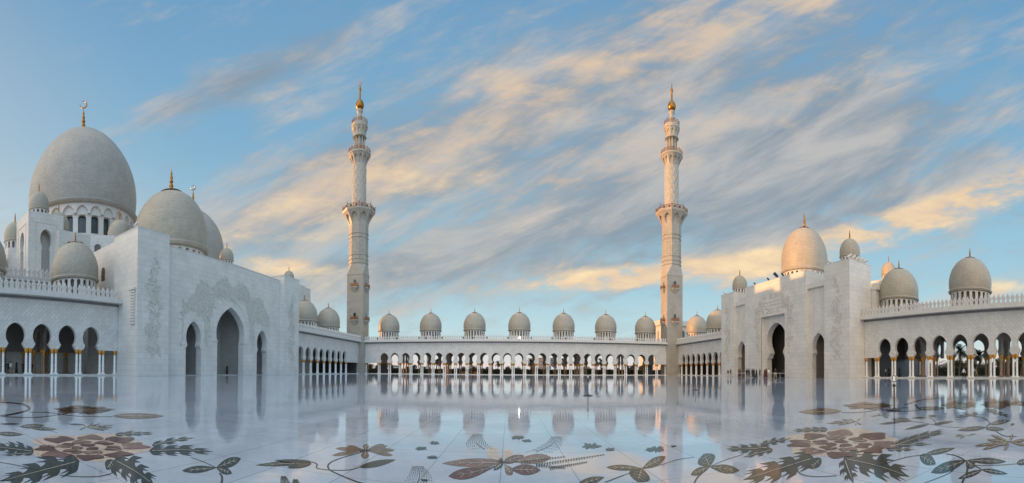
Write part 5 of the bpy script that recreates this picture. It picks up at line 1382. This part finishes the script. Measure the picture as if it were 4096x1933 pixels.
pr(2923, 49.0, 'shift', 'navy', 'grey', 'person in navy jacket and dark trousers, right of the pair standing apart', face=1.4, h=1.08)
pr(2956, 50.6, 'stand', 'maroon', 'maroon', 'person in dark maroon robe, left one of the pair by the left niche', True)
pr(2962, 51.2, 'shift', 'maroon', 'black', 'person in maroon top turned away, right one of the pair by the left niche', face=-2.2)
pr(2986, 49.2, 'shift', 'black', 'black', 'person all in black, left of the three dark figures at the belt', h=1.07)
pr(2991, 50.8, 'stand', 'navy', 'grey', 'person in navy top, middle of the three dark figures at the belt', face=-1.0)
pr(2996.5, 49.4, 'stand', 'black', 'black', 'person in black with arms down, right of the three dark figures at the belt', face=.4)
pr(3003.5, 50.8, 'photo', 'lightblue', 'beige', 'person in light blue shirt raising both hands with a camera', face=0.3)
pr(3009.5, 49.3, 'stand', 'navy', 'navy', 'person in navy clothes right of the light blue shirt')
pr(3016, 49.6, 'stand', 'black', 'black', 'person in wide black robe and scarf, left of the two robed figures at the belt', True, h=1.06)
pr(3026, 49.4, 'stand', 'black', 'black', 'slender person in black robe standing alone left of the man in jacket', True, h=.97)
pr(3039, 49.2, 'photo', 'grey', 'black', 'person in dark grey jacket lifting a camera to the face', face=-.3, h=1.05)
pr(3058, 49.4, 'stand', 'maroon', 'maroon', 'person in full maroon robe, left one beside the white shirt', True, h=.95)
pr(3065.5, 49.6, 'stand', 'maroon', 'black', 'person in maroon robe and scarf just left of the white shirt', True)
pr(3075.5, 51.6, 'shift', 'white', 'beige', 'person in white shirt behind the belt at the tall arch', face=2.6, h=1.06)
pr(3101.5, 49.4, 'walk', 'black', 'beige', 'person in black top and pale shorts walking past the tall arch', face=-.5, h=1.08)
pr(3130, 56.5, 'stand', 'black', 'black', 'person in black inside the tall arch, left one', h=1.0)
pr(3136, 57.2, 'shift', 'grey', 'black', 'person in dark grey inside the tall arch, right one', h=1.0)
G2 = 'visitors in the near right arcade'
for px, X, pose, t_, l_, lb, rb, fc in ((3493.5, 64.5, 'stand', 'white', 'khaki', 'person in white top and khaki trousers in the first dark bay of the right arcade', False, 2.2), (3542.5, 63.0, 'shift', 'white', 'black', 'person in white shirt under the first arch of the right arcade', False, .8),
                                        (3555.5, 63.2, 'stand', 'black', 'black', 'robed person in black right of the white shirt under the first arch', True, 0), (3583, 60.6, 'stand', 'black', 'white', 'robed person in black right of the second column pair', True, .5),
                                        (3598.5, 61.5, 'stand', 'black', 'black', 'robed person in black alone under the second arch', True, 1), (3651, 59.9, 'stand', 'blue', 'black', 'person in blue shirt and dark trousers at a column of the right arcade', False, -1),
                                        (3854.8, 57.2, 'walk', 'white', 'black', 'person in white shirt striding along the arcade edge in front of a palm', False, .9), (3862, 61.0, 'stand', 'black', 'black', 'person in black behind the striding white shirt', False, 0),
                                        (3896, 61.5, 'walk', 'lightblue', 'grey', 'person in pale blue shirt walking under the sixth arch', False, .8), (3905, 62.5, 'walk', 'khaki', 'beige', 'person in khaki top walking right of the pale blue shirt', False, .6)):
    x, y, _ = onx(px, 1480, X); person(x, y, 0.0 if X < 57.7 else .16, fc, pose, t_, l_, lb, G2, rb, 1.0)
G3 = 'visitors in the near left arcade'
for px, X, pose, t_, l_, lb, rb, fc in ((22, 56, 'stand', 'black', 'black', 'person in black at the far left edge of the left arcade', False, 0), (33, 57.5, 'shift', 'navy', 'black', 'person in navy left of the walking white shirt', False, 1), (43, 54.6, 'walk', 'white', 'khaki', 'person in white shirt and khaki trousers walking in the left arcade', False, -1.3),
                                        (66, 56.5, 'stand', 'black', 'black', 'robed person in black under the first full left arch', True, 0), (93, 56, 'shift', 'maroon', 'black', 'person in dark maroon left of the second column pair', False, 1.2), (128, 57.5, 'stand', 'black', 'grey', 'person in black right of the second column pair of the left arcade', False, 2)):
    x, y, _ = onx(px, 1480, -X); person(x, y, .16, fc, pose, t_, l_, lb, G3, rb, 1.0)
x, y, _ = onx(908, 1480, -53.0); person(x, y, .12, -1.0, 'stand', 'black', 'black', 'lone person in black inside the tall left gatehouse arch', None, True, 1.0)

# ================================================================= GARDENS AND CITY BEYOND
def make_palm(seed, H, cr, nf=34):
    r = random.Random(seed); root = empty('palm_tree')
    mb = MB(); pts = [(0.15 * math.sin(k * .5 + seed), 0.1 * math.cos(k * .4), H * k / 8) for k in range(9)]; tp = Vector(pts[-1])
    mb.tube(pts, .24, 9, 0, .17)
    for k in range(14): 
        z = H * (.1 + .85 * k / 14); mb.frustum(8, .25 - .05 * k / 14, .29 - .06 * k / 14, z, z + .10, k * .3, (0.15 * math.sin(8 * z / H * .5 + seed), 0.1 * math.cos(8 * z / H * .4)))
    mb.build('trunk', M['bark'], root)
    mb = MB()
    for i in range(nf):
        a = 2 * math.pi * i / nf * 2.4 + r.uniform(-.2, .2); up = r.uniform(-.35, 1.25); L = cr * r.uniform(.85, 1.15)
        p = tp.copy(); d = Vector((math.cos(a) * math.cos(up), math.sin(a) * math.cos(up), math.sin(up)))
        m = 9; prev = p.copy()
        for k in range(m):
            d = (d + Vector((0, 0, -.17))).normalized(); nx_ = prev + d * L / m
            sd_ = d.cross(Vector((0, 0, 1))).normalized()
            mb.add([prev + sd_ * .02, prev - sd_ * .02, nx_ - sd_ * .02, nx_ + sd_ * .02], [(0, 1, 2, 3)])
            for q in (0, .34, .67):
                b = prev.lerp(nx_, q); ll = cr * .24 * math.sin(math.pi * (.12 + .85 * (k + q) / m)) 
                for sg in (-1, 1):
                    t = b + sd_ * sg * ll + d * ll * .7 + Vector((0, 0, -.12 * ll)); w = d * .055
                    mb.add([b - w, b + w, t], [(0, 1, 2)])
            prev = nx_
    mb.build('crown', M['palmleaf'], root)
    return root
def make_tree(seed, H, R, squash=.8, n=2600, trunk=True):
    r = random.Random(seed); root = empty('tree')
    mb = MB()
    mb.tube([(0, 0, 0), (.05, 0, H * .3), (0.1, .05, H * .55)], .16, 7, 0, .09)
    cl = []
    for k in range(9):
        a = r.uniform(0, 6.28); q = R * r.uniform(.1, .62); c = Vector((q * math.cos(a), q * math.sin(a), H * r.uniform(.45, .85))); cl.append((c, R * r.uniform(.34, .55)))
        mb.tube([(0.06, .02, H * .35), tuple(c * .5 + Vector((0, 0, H * .2))), tuple(c)], .06, 5, 0, .02)
    mb.build('trunk', M['bark'], root)
    mb = MB()
    for i in range(n):
        c, cr_ = cl[i % len(cl)]
        d = Vector((r.gauss(0, 1), r.gauss(0, 1), r.gauss(0, 1))).normalized() * cr_ * r.uniform(.45, 1.08) ** .6; d.z *= squash
        p = c + d; p.z = max(p.z, H * .12); s_ = r.uniform(.07, .17)
        u = Vector((r.gauss(0, 1), r.gauss(0, 1), r.gauss(0, 1))).normalized(); w = u.cross(Vector((r.gauss(0, 1), r.gauss(0, 1), r.gauss(0, 1)))).normalized()
        mb.add([p - u * s_, p - w * s_ * .5, p + u * s_, p + w * s_ * .5], [(0, 1, 2, 3)])
    mb.build('crown', M['leaf'], root); return root
palm_a = make_palm(1, 5.2, 2.5); palm_b = make_palm(2, 4.2, 2.3)
def put(src, used, x, y, label, cat, group, k=1.0, rot=0.0, name=None):
    o = src if not used[0] else dup(src, None); used[0] = True
    o.location = (x, y, 0); o.rotation_euler = (0, 0, rot); o.scale = (k, k, k); tag(o, label, cat, group); return o
ua, ub = [False], [False]
PGp = 'palms behind the arcades'
for i, (px, top, rr, lb) in enumerate(((1530, 1424, 160, 'palm fronds in the first open arch of the far arcade, by the left minaret'), (1747, 1437, 168, 'palm in the far arcade between the first and second dome from the left'), (1992, 1445, 172, 'small palm in the far arcade just left of the middle'), (2126, 1437, 165, 'bushy palm in front of the orange city tower behind the far arcade'),
                                       (2255, 1437, 165, 'palm right of the grey city block behind the far arcade'), (2405, 1435, 165, 'slender palm under the sixth dome of the far arcade'), (3839, 1378, 98, 'tallest palm with drooping skirt, framed in an arch of the near right arcade'),
                                       (3918, 1400, 104, 'palm right of the tallest palm behind the near right arcade'), (3659, 1438, 112, 'low palm behind the third arch of the near right arcade'), (3692, 1455, 118, 'lowest palm seen between columns of the near right arcade'), (4045, 1410, 100, 'palm at the right end behind the near right arcade'), (4083, 1425, 96, 'palm cut by the right edge of the picture'))):
    x, y, z = onr(px, top, rr); s_ = (palm_a, ua, 6.6) if i % 2 == 0 else (palm_b, ub, 5.4)
    put(s_[0], s_[1], x, y, lb, 'palm', PGp, z / s_[2], i * 1.3)
tr = [make_tree(11, 4.2, 2.4), make_tree(12, 4.6, 2.0, 1.1), make_tree(13, 3.4, 2.8)]; used = [[False], [False], [False]]
TG = 'rounded garden trees behind the arcades'
k = 0
def where(px):
    b = [(1400, 'left of the left minaret'), (1554, 'below the first dome'), (1640, 'just right of the first dome'), (1723, 'below the second dome'), (1812, 'between second and third dome'), (1900, 'below the third dome'), (1990, 'between third and fourth dome'), (2078, 'below the fourth dome'), (2165, 'between fourth and fifth dome'), (2252, 'below the fifth dome'), (2340, 'between fifth and sixth dome'), (2420, 'below the sixth dome'), (2500, 'between sixth and seventh dome'), (2600, 'below the seventh dome')]
    return min(b, key=lambda q: abs(q[0] - px))[1]
for i in range(34):
    px = 1486 + i * 34 + rnd.uniform(-9, 9); rr = rnd.uniform(150, 176); hgt = rnd.uniform(.6, 1.0)
    if i % 5 == 3: hgt *= .75
    x, y, _ = onr(px, 1480, rr); j = rnd.randrange(3)
    put(tr[j], used[j], x, y, '%s garden tree behind the far arcade, counted from the left minaret' % ORD[i], 'tree', TG, hgt, rnd.uniform(0, 6))
for i in range(16):
    px = 3560 + i * 40 + rnd.uniform(-8, 8); rr = rnd.uniform(112, 125); x, y, _ = onr(px, 1480, rr); j = rnd.randrange(3)
    put(tr[j], used[j], x, y, '%s garden tree from the left behind the near right arcade' % ORD[i], 'tree', TG, rnd.uniform(.85, 1.25), rnd.uniform(0, 6))
def hedge(x0, x1, y0, y1, h, label, n):
    r = random.Random(int(x0 + y0)); mb = MB(); mb.box(.15, x1 - x0 - .15, .15, y1 - y0 - .15, 0, h - .12)
    for i in range(n):
        x = r.uniform(0, x1 - x0); y = r.uniform(0, y1 - y0)
        f = r.random(); z = r.uniform(.1, h)
        if f < .45:
            if x1 - x0 > y1 - y0: y = r.choice((0, y1 - y0)) + r.uniform(-.1, .1)
            else: x = r.choice((0, x1 - x0)) + r.uniform(-.1, .1)
        else: z = h + r.uniform(-.15, .18)
        p = Vector((x, y, z)); s_ = r.uniform(.12, .28); u = Vector((r.gauss(0, 1), r.gauss(0, 1), r.gauss(0, 1))).normalized(); w = u.cross(Vector((r.gauss(0, 1), 1, r.gauss(0, 1)))).normalized()
        mb.add([p - u * s_, p - w * s_, p + u * s_, p + w * s_], [(0, 1, 2, 3)])
    o = mb.build('hedge', M['leaf'], None, (x0, y0, 0)); tag(o, label, 'hedge', 'clipped garden hedges')
hedge(-75, 75, 147.0, 149.5, 1.75, 'long dark clipped hedge running behind the far arcade', 9000)
hedge(93, 95.5, -2, 62, 1.9, 'dark clipped hedge behind the near right arcade', 5000)
po = MB(); po.box(74.6, 88, -30, 60, -.10, 0.01)
wm = pbr('pool_water', (0.05, 0.12, 0.20), 0.05, spec=0.8); structure('water', po, wm)

CG = 'city buildings on the horizon'
def block(px0, px1, top, rr, label, col, cat='building', rows=10, wc=(0.05, 0.06, 0.07), lit=False):
    x0, y0, z = onr(px0, top, rr); x1, y1, _ = onr(px1, top, rr)
    w = math.hypot(x1 - x0, y1 - y0); a = math.atan2(y1 - y0, x1 - x0)
    root = empty('office_tower', label, cat, (x0, y0, 0), CG); root.rotation_euler = (0, 0, a)
    key = 'b' + str(col); M.setdefault(key, pbr('render_wall', col, .8, noise=.08, nscale=.05)); M.setdefault('bwin', pbr('tower_glass', wc, .15))
    mb = MB(); mb.box(0, w, 0, w * .7, 0, z); mb.box(w * .3, w * .7, w * .2, w * .5, z + .01, z * 1.06); mb.build('wall', M[key], root)
    fh = z / rows
    for k_ in range(rows):
        mb = MB(); mb.box(w * .06, w * .94, -.35, -.02, k_ * fh + fh * .35, k_ * fh + fh * .75); mb.build('window_band', M['bwin'], root)
    mb = MB(); mb.box(-.45, w * .05, -.5, w * .7, 0, z * 1.02); mb.box(w * .95, w + .45, -.5, w * .7, 0, z * 1.02); mb.build('corner_pier', M[key], root)
block(2121, 2141, 1434, 520, 'orange brown city tower behind the bushy palm in the far arcade', (0.42, 0.20, 0.13), rows=9)
block(2154, 2183, 1432, 480, 'two toned pale city tower with balconies right of the bushy palm', (0.55, 0.40, 0.33), rows=10)
block(2202, 2226, 1433, 500, 'grey blue city block behind the white tent', (0.20, 0.23, 0.28), rows=8)
block(2560, 2600, 1458, 420, 'low pale block seen under the seventh dome of the far arcade', (0.5, 0.48, 0.46), rows=4)
block(1560, 1600, 1462, 600, 'low hazy block behind the second open arch from the left minaret', (0.4, 0.4, 0.42), rows=3)
block(1690, 1722, 1466, 600, 'low white block right of the first dome, behind the far arcade', (0.6, 0.6, 0.6), rows=3)
block(3800, 3868, 1452, 260, 'low house, sunlit orange in its wall colour, behind the tallest palm', (0.55, 0.25, 0.12), rows=2)  # orange of the low sun is put into the wall colour
block(3990, 4060, 1448, 260, 'low orange house at the right end behind the palms', (0.50, 0.24, 0.13), rows=2)
def pylon(px, rr, h, label):
    x, y, _ = onr(px, 1480, rr); root = empty('light_pylon', label, 'lamp tower', (x, y, 0), 'white light pylons in the garden')
    mb = MB(); mb.box(-.45, .45, -.45, .45, 0, h); mb.box(-.55, .55, -.55, .55, h, h + .3); mb.build('mast', M['trim'], root)
    for k_ in range(3):
        mb = MB(); mb.box(.46, .95, -.3, .3, h * .45 + k_ * 1.1, h * .45 + k_ * 1.1 + .55); mb.build('floodlight', M['black'], root)
pylon(2047, 172, 10, 'white square light pylon near the middle of the far arcade'); pylon(1711, 172, 10, 'white square light pylon left of the second dome')
x, y, _ = onr(2203, 1480, 178)
root = empty('tent', 'white peaked event tent behind the far arcade', 'tent', (x, y, 0))
mb = MB(); mb.add([(-3.2, -3.2, 1.7), (3.2, -3.2, 1.7), (3.2, 3.2, 1.7), (-3.2, 3.2, 1.7), (-.15, -.15, 3.6), (.15, -.15, 3.6), (.15, .15, 3.6), (-.15, .15, 3.6)], [(0, 1, 5, 4), (1, 2, 6, 5), (2, 3, 7, 6), (3, 0, 4, 7), (4, 5, 6, 7)]); mb.build('canopy', M['white'], root)
for a, b in ((-3.1, -3.1), (3.1, -3.1), (3.1, 3.1), (-3.1, 3.1)):
    mb = MB(); mb.box(a - .05, a + .05, b - .05, b + .05, 0, 1.75); mb.build('leg', M['steel'], root)
M['amber'] = pbr('amber_plastic', (0.50, 0.22, 0.03), .5)
for px, lb in ((1858, 'orange planter box below the third dome, left one'), (1905, 'orange planter box below the third dome, right one')):
    x, y, _ = onr(px, 1480, 146); mb = MB(); mb.box(-1, 1, -.4, .4, 0, .9); mb.box(-1.08, 1.08, -.48, .48, .9, 1.02); mb.box(-.9, .9, -.3, .3, 1.02, 1.12); o = mb.build('planter', M['amber'], None, (x, y, 0)); tag(o, lb, 'planter', 'orange planters')
